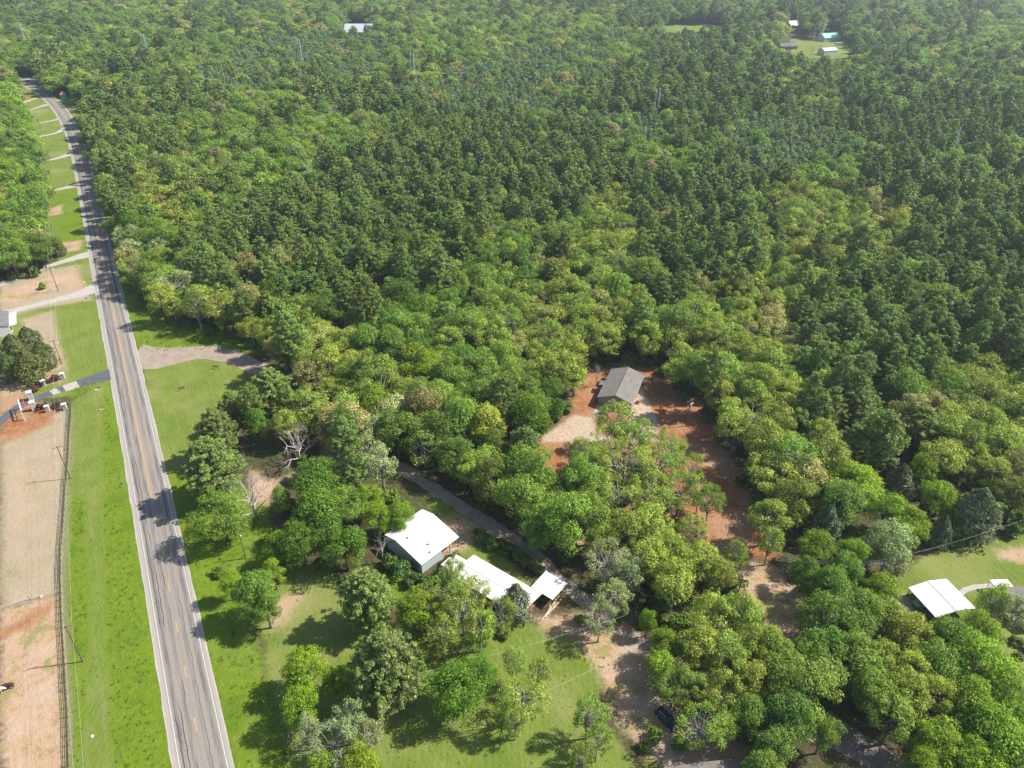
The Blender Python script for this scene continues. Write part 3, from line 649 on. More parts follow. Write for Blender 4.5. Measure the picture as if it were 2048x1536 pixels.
LMARK = [('the open-bay barn', 850, 1080), ('the long white-roofed house', 1000, 1165), ('the taupe house', 1240, 775), ('the dark parked car', 1335, 1437),
         ('the white carport at right', 1885, 1195), ('the entrance gate', 60, 800), ("the gravel lane's mouth", 290, 715),
         ('the bottom right corner', 2048, 1536), ('the transformer pole', 1376, 830), ('the grey house at left', 10, 645), ('the teal kiosk', 128, 190),
         ('the far white barn', 1655, 105), ('the white drum', 1327, 980), ('the multicoloured ring', 1385, 1495), ('the long far white roof', 715, 55)]
ORD = ['nearest', 'second nearest', 'third nearest', 'fourth nearest']
label = {}
for k in KIND:
    ix = [i for i in range(len(trees)) if trees[i][4] == k and vis[i]]
    if not ix: continue
    ixa = np.array(ix); best = {}
    for li, (nm, lx, ly) in enumerate(LMARK):
        o = ixa[np.argsort(np.hypot(PJ[ixa, 0] - lx, PJ[ixa, 1] - ly))][:4]
        for r_, i in enumerate(o):
            if i not in best or r_ < best[i][0]: best[i] = (r_, li)
    for i in ix:
        if i in best: r_, li = best[i]; label[i] = f"{LOOK[k]}, {ORD[r_]} of its kind to {LMARK[li][0]}"
        else:
            pass
XW = ['far left', 'left', 'inner left', 'centre-left', 'centre', 'centre-right', 'inner right', 'right', 'far right']
YW = ['top', 'high upper', 'upper', 'upper-middle', 'middle', 'lower-middle', 'lower', 'low', 'bottom']
NTH = ['leftmost', 'second from left', 'third from left', 'fourth from left', 'fifth from left', 'sixth from left', 'seventh from left', 'eighth from left', 'ninth from left', 'tenth from left', 'eleventh from left', 'twelfth from left', 'thirteenth from left', 'fourteenth from left']
bag = {}; RQ = {k: np.quantile([trees[i][2] for i in indiv if trees[i][4] == k] or [1], (.33, .67)) for k in KIND}
for i in sorted(indiv):
    if i in label: continue
    x, y, R, hh, k, tint, hd = trees[i]; base = sum(KIND[k][1]); tn = 'paler ' if sum(tint) > base * 1.1 else 'darker ' if sum(tint) < base * .9 else ''
    q1, q2 = RQ[k]; tn += 'broad ' if R > q2 else 'small ' if R < q1 else ''
    px, py = PJ[i, :2]; zn = f"{YW[int(min(max(py / 1536, 0), .999) * 9)]} {XW[int(min(max(px / 2048, 0), .999) * 9)]}"
    bag.setdefault((tn + LOOK[k], zn), []).append(i)
for (lk, zn), ix in bag.items():
    ix.sort(key=lambda i: PJ[i, 0])
    for j, i in enumerate(ix):
        label[i] = f"{lk} in the {zn}" if len(ix) == 1 else f"{lk}, {NTH[min(j, 13)]}, {zn}"
first = {}
for i in sorted(indiv):
    x, y, R, hh, k, tint, hd = trees[i]; pk = KIND[k][0]; vi = int(rng.integers(len(PRO[pk]))); pr = PRO[pk][vi]; key = (k, vi)
    if key not in first:
        o = thing(KIND[k][3], None, None)
        if pr['crown'] is not None:
            c_ = bpy.data.objects.new('crown', pr['crown']); link(c_, o)
            link(bpy.data.objects.new('trunk', pr['trunk']), o)
        else: link(bpy.data.objects.new('branches', pr['trunk']), o)
        first[key] = o
    else: o = copy_tree(first[key])
    for ch in o.children: ch['tint'] = [float(q) for q in tint]
    s = R / pr['R']; o.location = (x, y, 0); o.rotation_euler = (0, 0, float(rng.uniform(0, 6.283))); o.scale = (s, s, hh / pr['h']); o.scale = (s * float(rng.uniform(.88, 1.12)), s * float(rng.uniform(.88, 1.12)), hh / pr['h'])
    if hd and k == 'X': o.scale = (s, s, hh / pr['h'])
    gname = {'pine_tree': 'pine trees of the wood', 'oak_tree': 'olive green oaks', 'broadleaf_tree': 'green broadleaf trees', 'budding_tree': 'thinly leafed spring trees',
             'cedar_tree': 'cedars', 'bare_tree': 'leafless trees', 'dead_tree': 'dead standing trees', 'shrub': 'shrubs and bushes'}[KIND[k][3]]
    tag(o, label[i], KIND[k][3].replace('_', ' '), gname)

src = bpy.data.collections.new('tree_sources'); slot = {}
for pk in sorted(PRO):
    for vi, pr in enumerate(PRO[pk]):
        slot[(pk, vi)] = len(slot); so = bpy.data.objects.new('source_%03d' % slot[(pk, vi)], pr['low']); src.objects.link(so)
def instanced(name, rows, kind_label):
    """rows: x,y,z, slot, rot, sx, sz, tint -> one object whose mesh points carry whole-tree instances"""
    n = len(rows); me = bpy.data.meshes.new(name); me.vertices.add(n)
    me.vertices.foreach_set('co', np.array([r_[:3] for r_ in rows], np.float32).ravel())
    for an, ty, fn in (('slot', 'INT', 3), ('rot', 'FLOAT_VECTOR', 4), ('scl', 'FLOAT_VECTOR', 5), ('tint', 'FLOAT_VECTOR', 6)):
        a = me.attributes.new(an, ty, 'POINT'); v = np.array([r_[fn] for r_ in rows], np.int32 if ty == 'INT' else np.float32)
        a.data.foreach_set('value' if ty == 'INT' else 'vector', v.ravel())
    o = link(bpy.data.objects.new(name, me)); tag(o, kind='stuff', label=kind_label)
    gt = bpy.data.node_groups.new(name, 'GeometryNodeTree'); gt.interface.new_socket('Geometry', in_out='INPUT', socket_type='NodeSocketGeometry'); gt.interface.new_socket('Geometry', in_out='OUTPUT', socket_type='NodeSocketGeometry')
    gi = gt.nodes.new('NodeGroupInput'); go = gt.nodes.new('NodeGroupOutput'); ip = gt.nodes.new('GeometryNodeInstanceOnPoints'); ci = gt.nodes.new('GeometryNodeCollectionInfo')
    ci.inputs['Collection'].default_value = src; ci.inputs['Separate Children'].default_value = True; ci.inputs['Reset Children'].default_value = True
    gt.links.new(gi.outputs[0], ip.inputs['Points']); gt.links.new(ci.outputs[0], ip.inputs['Instance']); ip.inputs['Pick Instance'].default_value = True
    for an, ty, sk in (('slot', 'INT', 'Instance Index'), ('rot', 'FLOAT_VECTOR', 'Rotation'), ('scl', 'FLOAT_VECTOR', 'Scale')):
        na = gt.nodes.new('GeometryNodeInputNamedAttribute'); na.data_type = ty; na.inputs[0].default_value = an
        outp = na.outputs[0]
        if sk == 'Rotation':
            er = gt.nodes.new('FunctionNodeEulerToRotation'); gt.links.new(outp, er.inputs[0]); outp = er.outputs[0]
        gt.links.new(outp, ip.inputs[sk])
    gt.links.new(ip.outputs[0], go.inputs[0]); md = o.modifiers.new('scatter', 'NODES'); md.node_group = gt
    return o
rows = []
for i, (x, y, R, hh, k, tint, hd) in enumerate(trees):
    if i in indiv: continue
    pk = KIND[k][0]; vi = int(rng.integers(len(PRO[pk]))); pr = PRO[pk][vi]; s = R / pr['R']
    rows.append(((x, y, 0), slot[(pk, vi)], (0, 0, rng.uniform(0, 6.283)), (s * rng.uniform(.85, 1.15), s * rng.uniform(.85, 1.15), hh / pr['h']), tint))
instanced('woodland', [(*r_[0], r_[1], r_[2], r_[3], r_[4]) for r_ in rows] if False else [(r_[0][0], r_[0][1], r_[0][2], r_[1], r_[2], r_[3], r_[4]) for r_ in rows], 'mixed pine and broadleaf wood stretching to the horizon')
# undergrowth between the trunks
P = lattice(4.2, 420, 90); Q = proj(np.column_stack([P, np.full(len(P), 1.5)])); ok = np.ones(len(P), bool)
for po in OPEN: ok &= sdist(Q[:, :2], po, 40) < -6
ok &= (Q[:, 0] > -40) & (Q[:, 0] < 2090) & (rng.random(len(P)) < .75)
lw = smoothline(LN, 2.0)
rows = []
for (x, y) in P[ok]:
    if np.min(np.hypot(lw[:, 0] - x, lw[:, 1] - y)) < 4.0 or np.min(np.hypot(LINE[:, 0] - x, LINE[:, 1] - y)) < 9: continue
    vi = int(rng.integers(3)); s = rng.uniform(.6, 1.3)
    rows.append((x, y, 0, slot[('bush', vi)], (0, 0, rng.uniform(0, 6.283)), (s, s, s * rng.uniform(.7, 1.3)), jit((.11, .18, .025) if rng.random() < .7 else (.17, .25, .035))))
instanced('undergrowth', rows, 'low green undergrowth between the trunks of the wood')

# ------------------------------------------------------------------ buildings
ROOFW = ribbed('white_sheet_roof', (.62, .62, .61), .6, .4, 0, (.5, .46, .42), .3)
ROOFW2 = ribbed('bluish_sheet_roof', (.48, .52, .56), .6, .4, 0, (.45, .45, .45), .3)
WALLT = ribbed('pale_teal_wall', (.42, .52, .50), .3, .5, 0, (.3, .33, .3), .4)
SHING = simple('grey_shingle', (.205, .188, .172), .9, var=.12, scale=.6, fine=.5)
SHING2 = simple('dark_grey_shingle', (.17, .175, .185), .9, var=.15, scale=.6, fine=.4)
TAUPE = ribbed('taupe_siding', (.27, .232, .212), .35, .7, 0, (.3, .25, .22), .15)
TRIM = simple('white_trim', (.58, .56, .54), .6, var=.05)
BRICK = simple('red_brick', (.35, .15, .10), .9, var=.3, scale=2)
TAN = simple('tan_wall', (.42, .33, .24), .85, var=.15)
BROWNW = simple('brown_board', (.22, .12, .07), .85, var=.3, scale=3)
GLASS = simple('dark_glass', (.03, .04, .05), .12, var=.2, spec=.6)
WOODP = simple('weathered_pole', (.16, .10, .07), .9, var=.3, scale=3)
STEEL = simple('galvanised_steel', (.62, .66, .70), .45, .3, var=.1)
DARKST = simple('dark_rusty_steel', (.06, .045, .04), .7, var=.3, scale=3)
PLANK = simple('fresh_plank', (.50, .38, .25), .8, var=.3, scale=3)
GREENR = ribbed('green_sheet_roof', (.25, .50, .38), .6, .5)
def gable(name, label, cat, r0, r1, wl, wr, hz, hl, hr, roofm, wallm, over=.35, walls=True, posts=(), closed=None, windows=(), doors=(), extra=None):
    """ridge from r0 to r1 (ground xy); +y is left of the ridge direction"""
    r0 = Vector((*r0, 0)); d = Vector((*r1, 0)) - r0; L = d.length; rt = thing(name, label, cat, r0, math.atan2(d.y, d.x))
    o = over; th = .10; m = MB()
    sl, sr = (hz - hl) / wl, (hz - hr) / wr
    prof = [(wl + o, hl - sl * o), (0, hz), (-wr - o, hr - sr * o)]
    vs = [(x, y, z + q) for x in (-o, L + o) for q in (0, th) for y, z in prof]
    m.add(vs, [(0, 1, 7, 6), (1, 2, 8, 7), (4, 3, 9, 10), (5, 4, 10, 11), (0, 3, 4, 1), (1, 4, 5, 2), (7, 10, 9, 6), (8, 11, 10, 7), (3, 0, 6, 9), (2, 5, 11, 8)])
    rf = m.build('roof', roofm, rt)
    t_ = MB(); t_.box((L / 2, 0, hz + th + .03), (L + 2 * o, .30, .05)); t_.build('ridge_cap', TRIM if roofm not in (SHING, SHING2) else roofm, rf)
    if walls:
        w = MB(); e = .02
        def prism(x0, x1, ya, yb):
            f = lambda y: (hz - sl * y if y > 0 else hz + sr * y) - e
            ys = [ya] + ([0] if ya > 0 > yb else []) + [yb]
            pr = [(ya, 0)] + [(y, f(y)) for y in ys] + [(yb, 0)]; n = len(pr)
            w.add([(x, y, z) for x in (x0, x1) for y, z in pr], [tuple(range(n))[::-1], tuple(range(n, 2 * n))] + [(i, (i + 1) % n, n + (i + 1) % n, n + i) for i in range(n)])
        for c in (closed or [(0, L, wl, -wr)]): prism(*c)
        wo_ = w.build('wall', wallm, rt); bm_fix(wo_)
    for (x, y, hp) in posts: MB().box((x, y, hp / 2), (.14, .14, hp)).build('post', DARKST if roofm is ROOFW else TRIM, rt)
    for side, x, z, ww, hh in windows:
        y = wl + .03 if side == 'l' else -wr - .03
        fr = MB().box((x, y, z), (ww + .2, .06, hh + .2)).build('window', TRIM, rt); MB().box((x, y + (.04 if side == 'l' else -.04), z), (ww, .03, hh)).build('pane', GLASS, fr)
    for side, x, ww, hh, dm in doors:
        if side in 'lr': MB().box((x, wl + .03 if side == 'l' else -wr - .03, hh / 2 + .05), (ww, .06, hh)).build('door', dm, rt)
        else: MB().box((-.03, x, hh / 2 + .05), (.06, ww, hh)).build('door', dm, rt)
    return rt
def bm_fix(o):
    import bmesh
    b = bmesh.new(); b.from_mesh(o.data); bmesh.ops.recalc_face_normals(b, faces=b.faces[:]); b.to_mesh(o.data); b.free()
barn = gable('barn', 'white sheet-roofed barn with pale teal walls and an open post bay', 'barn', (-26.1, 118.5), (-18.6, 126.9), 3.8, 8.4, 4.8, 3.95, 3.0, ROOFW, WALLT, .15,
      closed=[(.1, 11.2, 3.6, -3.6), (.1, 6.2, -3.62, -8.2)], posts=[(8.6, -8.2, 3.0), (11.2, -8.2, 3.0), (11.2, -3.8, 3.9)], doors=[('f', -5.8, 2.4, 2.3, TAUPE), ('f', -.8, 3.4, 3.1, WALLT)])
MB().box((11.22, -6, .9), (.05, 4.4, .06)).build('rail', DARKST, barn)
for x, y in ((2.2, -1.2), (4.6, -5.4), (3.4, -7.2)):
    mm = MB()
    for k in range(14): mm.box((x + rng.normal(0, .16), y + rng.normal(0, .12), 4.8 + .19 * y * 1.12 + .12 + rng.uniform(0, .05)), (.2, .12, .03), rng.uniform(0, 3))
    mm.build('leaf_litter', DARKST, barn)
lh = gable('house', 'long low house with white sheet roof behind the leafy trees', 'house', (-10.6, 112.9), (3.8, 102.1), 3.5, 3.5, 3.15, 2.7, 2.7, ROOFW, TAN, .3, closed=[(.2, 14.8, 3.3, -3.3)],
      posts=[(17.8, 3.3, 2.65), (17.8, -3.3, 2.65), (17.8, 0, 3.0)], windows=[('l', 4, 1.5, 1.2, 1), ('l', 9, 1.5, 1.2, 1), ('r', 5, 1.5, 1.2, 1), ('r', 11, 1.5, 1.2, 1)], doors=[('l', 12.5, .95, 2.05, BROWNW)])
MB().box((-2.2, -.6, 1.25), (3.6, 3.8, 2.5)).build('wing_wall', TAN, lh); MB().box((-2.15, -.6, 2.58), (4.3, 4.4, .12)).build('wing_roof', ROOFW, lh)
MB().box((16.4, 0, .12), (2.6, 6.4, .22)).build('porch_floor', BROWNW, lh)
cp = thing('carport', 'small flat white carport roof dappled by tree shade beside the long house', 'carport', (7.95, 107.4, 0), math.radians(-37))
MB().box((0, 0, 2.65), (5.6, 5.6, .1), tilt=('Y', .03)).build('roof', ROOFW, cp)
for x in (-2.6, 2.6):
    for y in (-2.6, 2.6): MB().box((x, y, 1.28), (.12, .12, 2.56)).build('post', DARKST, cp)
lp = thing('lumber_pile', 'pile of loose planks lying off the small carport corner', 'lumber pile', (*g2(1104, 1212), 0), math.radians(-127))
for k in range(11): MB().box((rng.uniform(-1.5, 1.5), rng.uniform(-.7, .7), .08 + .06 * (k // 3)), (rng.uniform(2.5, 4.2), .2, .05), rng.normal(0, .12)).build('plank', PLANK, lp)
tag(MB().tube([(*g2(1082, 1243), .25), (*g2(1094, 1228), .3), (*g2(1108, 1208), .35)], [.1, .16, .2], 7).build('fallen_log', PLANK), 'pale fallen log below the small carport', 'log')
ho = gable('house', 'taupe-sided house with grey shingle gable roof on red clay', 'house', (30.4, 177.5), (36.2, 192.9), 5.0, 4.8, 4.7, 3.0, 3.0, SHING, TAUPE, .35,
      windows=[('l', 3.5, 1.5, 1.1, 1.1), ('l', 12.5, 1.5, 1.1, 1.1), ('r', 4, 1.5, 1.1, 1.1), ('r', 12, 1.5, 1.1, 1.1)], doors=[('l', 8.2, 1.0, 2.05, TRIM), ('r', 8, 1.8, 2.05, GLASS)])
for y, z in ((5.36, 2.9), (-5.16, 2.9)): MB().box((8.2, y, z - .04), (17.1, .05, .2)).build('fascia', TRIM, ho)
MB().box((8.2, 5.9, 2.75), (2.6, 2.0, .1), tilt=('X', -.2)).build('porch_roof', SHING, ho)
for x in (7.1, 9.3): MB().box((x, 6.7, 1.28), (.12, .12, 2.56)).build('porch_post', BROWNW, ho)
MB().box((8.2, 6.1, .2), (2.6, 2.0, .36)).build('porch_floor', PLANK, ho)
MB().box((8.2, .25, 4.76), (9, .10, .06)).build('ridge_vent', GLASS, ho)
for x, y in ((2.3, -3.2), (10.5, -2.4)): MB().tube([(x, y, 3.5), (x, y, 4.5)], .07, 8).build('vent_pipe', GLASS, ho)
rc = gable('carport', 'wide white ridged metal carport on the right-hand lawn', 'carport', (89.0, 107.9), (91.0, 100.1), 4.9, 4.6, 3.25, 2.5, 2.5, ROOFW, TRIM, .1, walls=False,
      posts=[(x, y, 2.45) for x in (.2, 4, 7.9) for y in (4.7, -4.4)])
aw = thing('awning', 'small flat white awning roof beside the curved walk', 'awning', (105, 107.9, 0), math.radians(3))
MB().box((0, 0, 2.5), (3.9, 2.4, .08)).build('roof', ROOFW, aw)
for x in (-1.8, 1.8):
    for y in (-1.05, 1.05): MB().box((x, y, 1.23), (.08, .08, 2.46)).build('post', TRIM, aw)
gable('house', 'grey shingle-roofed house cut by the right edge of the photo', 'house', (104.6, 101.8), (121, 103.2), 4.3, 4.3, 4.4, 3.0, 3.0, SHING, TAN, .4, windows=[('r', 4, 1.5, 1.2, 1.1)])
bh = gable('house', 'grey-brown shingle roof at the bottom edge below the dark car', 'house', (26.2, 63.3), (40.2, 64.8), 4.1, 4.1, 4.6, 3.3, 3.3, SHING, TAN, .35)
MB().tube([(7.2, 2.2, 3.6), (7.2, 2.2, 4.6)], .16, 8).build('vent_pipe', STEEL, bh)
gable('house', 'grey-roofed house with white porch roof at the left edge', 'house', (-184.5, 231.5), (-178.0, 220.5), 4.2, 4.0, 4.4, 3.5, 3.5, SHING2, TRIM, .2)
pr_ = thing('porch', 'white sheet porch roof on brown posts beside the grey house', 'porch', (-176.6, 228.6, 0), math.radians(-59.5))
MB().box((0, 0, 3.1), (11.4, 2.6, .1), tilt=('X', .12)).build('roof', ROOFW, pr_)
for x in (-5.4, 0, 5.4): MB().box((x, -1.1, 1.45), (.14, .14, 2.9)).build('post', BROWNW, pr_)
gable('shed', 'low white sheet-roofed annex below the grey house at left', 'shed', tuple(g2(-8, 658)), tuple(g2(14, 668)), 2.2, 2.2, 3.2, 2.8, 2.8, ROOFW, TRIM, .2)
gable('long_building', 'long pale-roofed hall in the far clearing behind trees', 'building', (-201, 973), (-168, 973), 11, 11, 13, 5.5, 5.5, ROOFW2, TAN, .8, doors=[('r', 16, 5, 3.5, BROWNW)])
gable('barn', 'white barn with bluish roof on the far right clearing', 'barn', tuple(g2(1641, 110)), tuple(g2(1667, 108)), 5, 5, 6.8, 4.4, 4.4, ROOFW2, TRIM, .3, doors=[('r', 6, 3, 3, TRIM)])
gable('house', 'grey-roofed brick house at the left of the far right clearing', 'house', tuple(g2(1556, 98)), tuple(g2(1590, 97)), 5, 5, 6, 3.2, 3.2, SHING2, BRICK, .4)
gable('house', 'green-roofed house behind the far white barn', 'house', tuple(g2(1640, 82)), tuple(g2(1672, 80)), 7, 7, 8, 4, 4, GREENR, TRIM, .4)
gable('house', 'farthest white-roofed house above the far right clearing', 'house', tuple(g2(1574, 57)), tuple(g2(1596, 56)), 7, 7, 9, 4, 4, ROOFW, TAN, .4)
gable('shed', 'dark flat shed roof just below the far white barn', 'shed', tuple(g2(1615, 124)), tuple(g2(1632, 124)), 3, 3, 3.6, 3, 3, SHING2, TRIM, .2)
gable('shed', 'white-roofed shed glimpsed between far right pines', 'shed', tuple(g2(1392, 104)), tuple(g2(1402, 104)), 3, 3, 5, 3, 3, ROOFW, TRIM, .2)
gable('shed', 'tan-roofed shed beside the left woods along the highway drive', 'shed', tuple(g2(76, 379)), tuple(g2(88, 379)), 1.9, 1.9, 3.2, 2.5, 2.5, simple('tan_roof', (.45, .38, .32), .8), BROWNW, .2)
ki = thing('kiosk', 'small teal kiosk with orange roof by the far highway bend', 'kiosk', (*g2(128, 197), 0), .4)
MB().tube([(0, 0, 0), (0, 0, 3.2)], [2.2, 2.2], 8).build('wall', simple('teal_wall', (.05, .42, .38), .6), ki)
MB().tube([(0, 0, 3.2), (0, 0, 3.5), (0, 0, 5.2)], [2.6, 2.5, .5], 8).build('roof', simple('orange_roof', (.62, .28, .15), .7), ki)
gr_ = thing('guard_rail', 'pale rail running away from the teal kiosk', 'guard rail', (*g2(134, 197), 0))
A_ = np.array(g2(156, 212)) - g2(134, 197)
MB().tube([(0, 0, .75), (A_[0], A_[1], .75)], .18, 6).build('rail', CONC, gr_)
for k in range(5): MB().box((A_[0] * k / 4, A_[1] * k / 4, .32), (.15, .15, .64)).build('post', CONC, gr_)

# ------------------------------------------------------------------ poles, wires, pylons
def pole(px, h, arm=0.0, label='', lamp=False, trans=False, mat=None, n_arm=1, r=.15, world=None):
    x, y = g2(*px) if world is None else world; p_ = thing('utility_pole', label, 'utility pole', (x, y, 0), arm, 'wooden utility poles')
    MB().tube([(0, 0, -.3), (0, 0, h)], [r, r * .65], 8).build('shaft', mat or WOODP, p_)
    for k in range(n_arm):
        ca = MB().box((0, 0, h - .4 - k * 1.1), (2.5, .11, .13)).build('crossarm', mat or WOODP, p_)
        for q in (-1.1, -.35, 1.1): MB().tube([(q, 0, h - .33 - k * 1.1), (q, 0, h - .12 - k * 1.1)], [.07, .04], 6).build('insulator', STEEL, ca)
    if lamp:
        MB().tube([(0, 0, h - 1.5), (.5, 0, h - 1.25), (1.0, 0, h - 1.3)], .04, 5).build('lamp_arm', STEEL, p_)
        MB().tube([(1.0, 0, h - 1.5), (1.0, 0, h - 1.32), (1.0, 0, h - 1.2)], [.26, .22, .1], 10).build('lamp_head', TRIM, p_)
    if trans: MB().tube([(.35, 0, h - 2.6), (.35, 0, h - 2.5), (.35, 0, h - 1.6), (.35, 0, h - 1.5)], [.2, .28, .28, .2], 10).build('transformer', STEEL, p_)
    return p_, (x, y, h)
def wire(a, b, sag, label, r=.013, off=(0, 0), mat=None):
    a = np.array(a, float) + [off[0], off[1], -.1]; b = np.array(b, float) + [off[0], off[1], -.1]
    pts = [a + (b - a) * t_ - [0, 0, 4 * sag * t_ * (1 - t_)] for t_ in np.linspace(0, 1, 13)]
    return tag(MB().tube(pts, r, 4).build('power_line', mat or DARKST), label, 'power line', 'overhead wires')
HP = [('first', None, (-52, 34)), ('a', (166, 1323), None), ('b', (141, 957), None), ('c', (124, 728), None), ('d', (117, 583), None), ('e', (104, 458), None), ('f', (99, 375), None), ('g', (95, 310), None), ('h', (82, 258), None)]
PL = {'a': 'leaning-looking brown pole at the lower left fence, nearest the camera', 'b': 'brown utility pole by the fence in the upper dry field', 'c': 'lamp pole beside the dark cedars at the gate',
      'd': 'tall lamp pole on bare sand between two gravel drives', 'e': 'utility pole at the wood edge beside the green strip', 'f': 'utility pole beside the tan-roofed shed', 'g': 'distant utility pole above the pale concrete drive', 'h': 'farthest utility pole along the highway bend', 'first': 'utility pole below the lower edge of the photo'}
tops = []
for k, px, wd in HP:
    if wd is not None: tops.append((*wd, 11)); continue
    tops.append(pole(px, 10.6 if k != 'c' else 9, math.radians(30), PL[k], lamp=k in 'cd', n_arm=1)[1])
WL = WOODP
for i in range(len(tops) - 1):
    d_ = np.array(tops[i + 1][:2]) - tops[i][:2]; n_ = np.array([math.cos(math.radians(30)), math.sin(math.radians(30))])
    for j, q in enumerate((-1.1, -.35, 1.1)):
        wire(tops[i], tops[i + 1], .9, ['outer left', 'middle', 'right'][j] + ' highway wire, %s span from the lower left edge' % ['first', 'second', 'third', 'fourth', 'fifth', 'sixth', 'seventh', 'eighth'][i], off=n_ * q, mat=STEEL if j else DARKST)
pole((65, 558), 9, .3, 'utility pole casting shade on the upper gravel fork')
p1, y1 = pole((492, 1117), 7.6, 2.0, 'short lamp pole in the right verge below the dead tree', lamp=True, n_arm=0)
p2, c1 = pole((829, 1410), 9, .8, 'pole beside the largest pine in the lower yard', trans=False)
p3, c2 = pole((1373, 852), 9, .5, 'pole with round transformer at the red clay clearing', trans=True, lamp=True)
p4, c3 = pole((1473, 1200), 8, 1.2, 'lamp pole above the olive oaks on the clay strip', lamp=True, n_arm=0)
p5, c4 = pole((1747, 1178), 9, 1.3, 'pole with transformer between bushes left of the right lawn', trans=True)
wire(c1, (*g2(720, 1560), 9), .6, 'bright wire running down from the pole by the largest pine', mat=STEEL)
wire(c1, (22, 95, 8), .8, 'wire running right from the pole by the largest pine', mat=STEEL)
wire((*g2(1080, 1440), 8), (*g2(1290, 1330), 8), .6, 'wire over the lawn above the thin-crowned tree', mat=STEEL)
for q in (0, .5, 1.0): wire((c4[0], c4[1], c4[2] - q), (c3[0] + 8, c3[1] + 4, 9 - q), .9, ['upper', 'middle', 'lower'][int(q * 2)] + ' wire left of the transformer pole by the right lawn', mat=STEEL)
wire(c4, (118, 122, 9), .9, 'wire over the right lawn toward the right edge', mat=STEEL)
for q in (-.5, .5): wire((c2[0] + q, c2[1], c2[2]), (c3[0] - 4 + q, c3[1] + 12, 9), 1.0, ['left', 'right'][int(q + .5)] + ' wire along the red clay strip', mat=DARKST)
PYL = simple('pale_pylon_steel', (.45, .50, .56), .5, .1, var=.05)
for k, (px, h, lb, nleg) in enumerate([((35.5, 45), 34, 'leftmost white twin-pole pylon in the far woods', 2), ((283, 67), 36, 'tall white twin-pole pylon right of the highway bend', 2), ((595, 78), 33, 'white twin-pole pylon left of the long far hall', 2),
                          ((823, 104), 32, 'white twin-pole pylon right of the long far hall', 2), ((1317, 177), 24, 'white twin-pole pylon in the middle pines', 2), ((1922, 255), 26, 'single white pole in the right-hand woods', 1)]):
    P_ = g(px[0], px[1], h); y_ = thing('pylon', lb, 'pylon', (P_[0], P_[1], 0), .1, 'white transmission pylons')
    w_ = 2.4 if nleg == 2 else 0
    for q in ((-w_ / 2, w_ / 2) if nleg == 2 else (0,)): MB().tube([(q, 0, -.2), (q, 0, h)], [.42, .34], 8).build('leg', PYL, y_)
    MB().box((0, 0, h - 7), (w_ + 3.0 if nleg == 2 else 2.4, .25, .3)).build('crossarm', PYL, y_)
    if nleg == 2:
        for s_ in (1, -1): MB().tube([(-w_ / 2 * s_, .1 * s_, h - 8), (w_ / 2 * s_, .1 * s_, h - 15)], .12, 4).build('brace', PYL, y_)

# ------------------------------------------------------------------ fence
FPTS = [(123, 809), (131, 812), (142, 815), (139, 868), (136, 928), (132, 968), (127, 1043), (123, 1093), (121, 1152), (122, 1177), (124, 1240), (128, 1302), (131, 1365), (135, 1427), (138, 1536), (141, 1620)]
FL = smoothline(FPTS, .5); fs = np.concatenate([[0], np.cumsum(np.hypot(*np.diff(FL, axis=0).T))])
fe = thing('rail_fence', 'long dark rail fence between the dry field and the green verge', 'fence', (FL[0][0], FL[0][1], 0)); O_ = FL[0]
npost = int(fs[-1] / 2.05)
for k in range(npost + 1):
    q = [np.interp(k * fs[-1] / npost, fs, FL[:, j]) - O_[j] for j in (0, 1)]; MB().box((q[0], q[1], .68), (.12, .12, 1.4)).build('post', DARKST, fe)
for z in (.35, .7, 1.05, 1.35): MB().tube([(*(p_ - O_), z) for p_ in FL[::4]], .045, 5).build('rail', DARKST, fe)
ribbon('mow_strip', FL + [.75, 0], -.13, .15, .012, simple('mow_strip_gravel', (.16, .15, .12), .95), None, .08)
CF = smoothline([(119, 1190), (60, 1200), (0, 1222), (-40, 1240)], 2)
cf = thing('wire_fence', 'faint wire fence crossing the field on the left', 'fence', (*CF[0], 0))
for k in range(0, len(CF), 2): MB().box((*(CF[k] - CF[0]), .6), (.08, .08, 1.2)).build('post', WOODP, cf)
for z in (.5, .9, 1.15): MB().tube([(*(p_ - CF[0]), z) for p_ in CF], .015, 4).build('wire', STEEL, cf)

# ------------------------------------------------------------------ entrance gate
STONE = simple('pale_stone', (.46, .43, .39), .85, var=.12, scale=4); CAP = simple('stone_cap', (.58, .56, .53), .8, var=.06)
REDBR = simple('reddish_timber', (.30, .12, .08), .8, var=.2)
ga = thing('entrance_gate', 'stone-piered gateway with reddish timber slats over the dark driveway', 'gate', (*g2(54, 812), 0), math.radians(-57))
gw = lambda px, z=0: (np.array(g2(*px, z)) - g2(54, 812))
def loc_(px, z=0):
    v = gw(px, z); a_ = -math.radians(-57); return (v[0] * math.cos(a_) - v[1] * math.sin(a_), v[0] * math.sin(a_) + v[1] * math.cos(a_))
for px in ((57, 784), (63, 804)):
    x, y = loc_(px, 2.8); pi_ = MB().box((x, y, 1.4), (1.5, 1.3, 2.8)).build('pier', STONE, ga); MB().box((x, y, 2.86), (1.75, 1.55, .12)).build('cap', CAP, pi_)
ax, ay = loc_((35, 800), 3.4); bx, by = loc_((42, 822), 3.4)
MB().tube([(ax, ay, 3.4), (bx, by, 3.4)], .28, 4).build('beam', CAP, ga)
for px in ((35, 800), (42, 822)): MB().box((*loc_(px, 3.4), 1.6), (.25, .25, 3.2)).build('post', CAP, ga)
cx, cy = loc_((54, 796), 3.4); dx, dy = loc_((60, 817), 3.4)
for k in range(4):
    f = k / 3; MB().tube([(ax + (bx - ax) * f, ay + (by - ay) * f, 3.42), (cx + (dx - cx) * f, cy + (dy - cy) * f, 3.42)], .13, 4).build('slat', REDBR, ga)
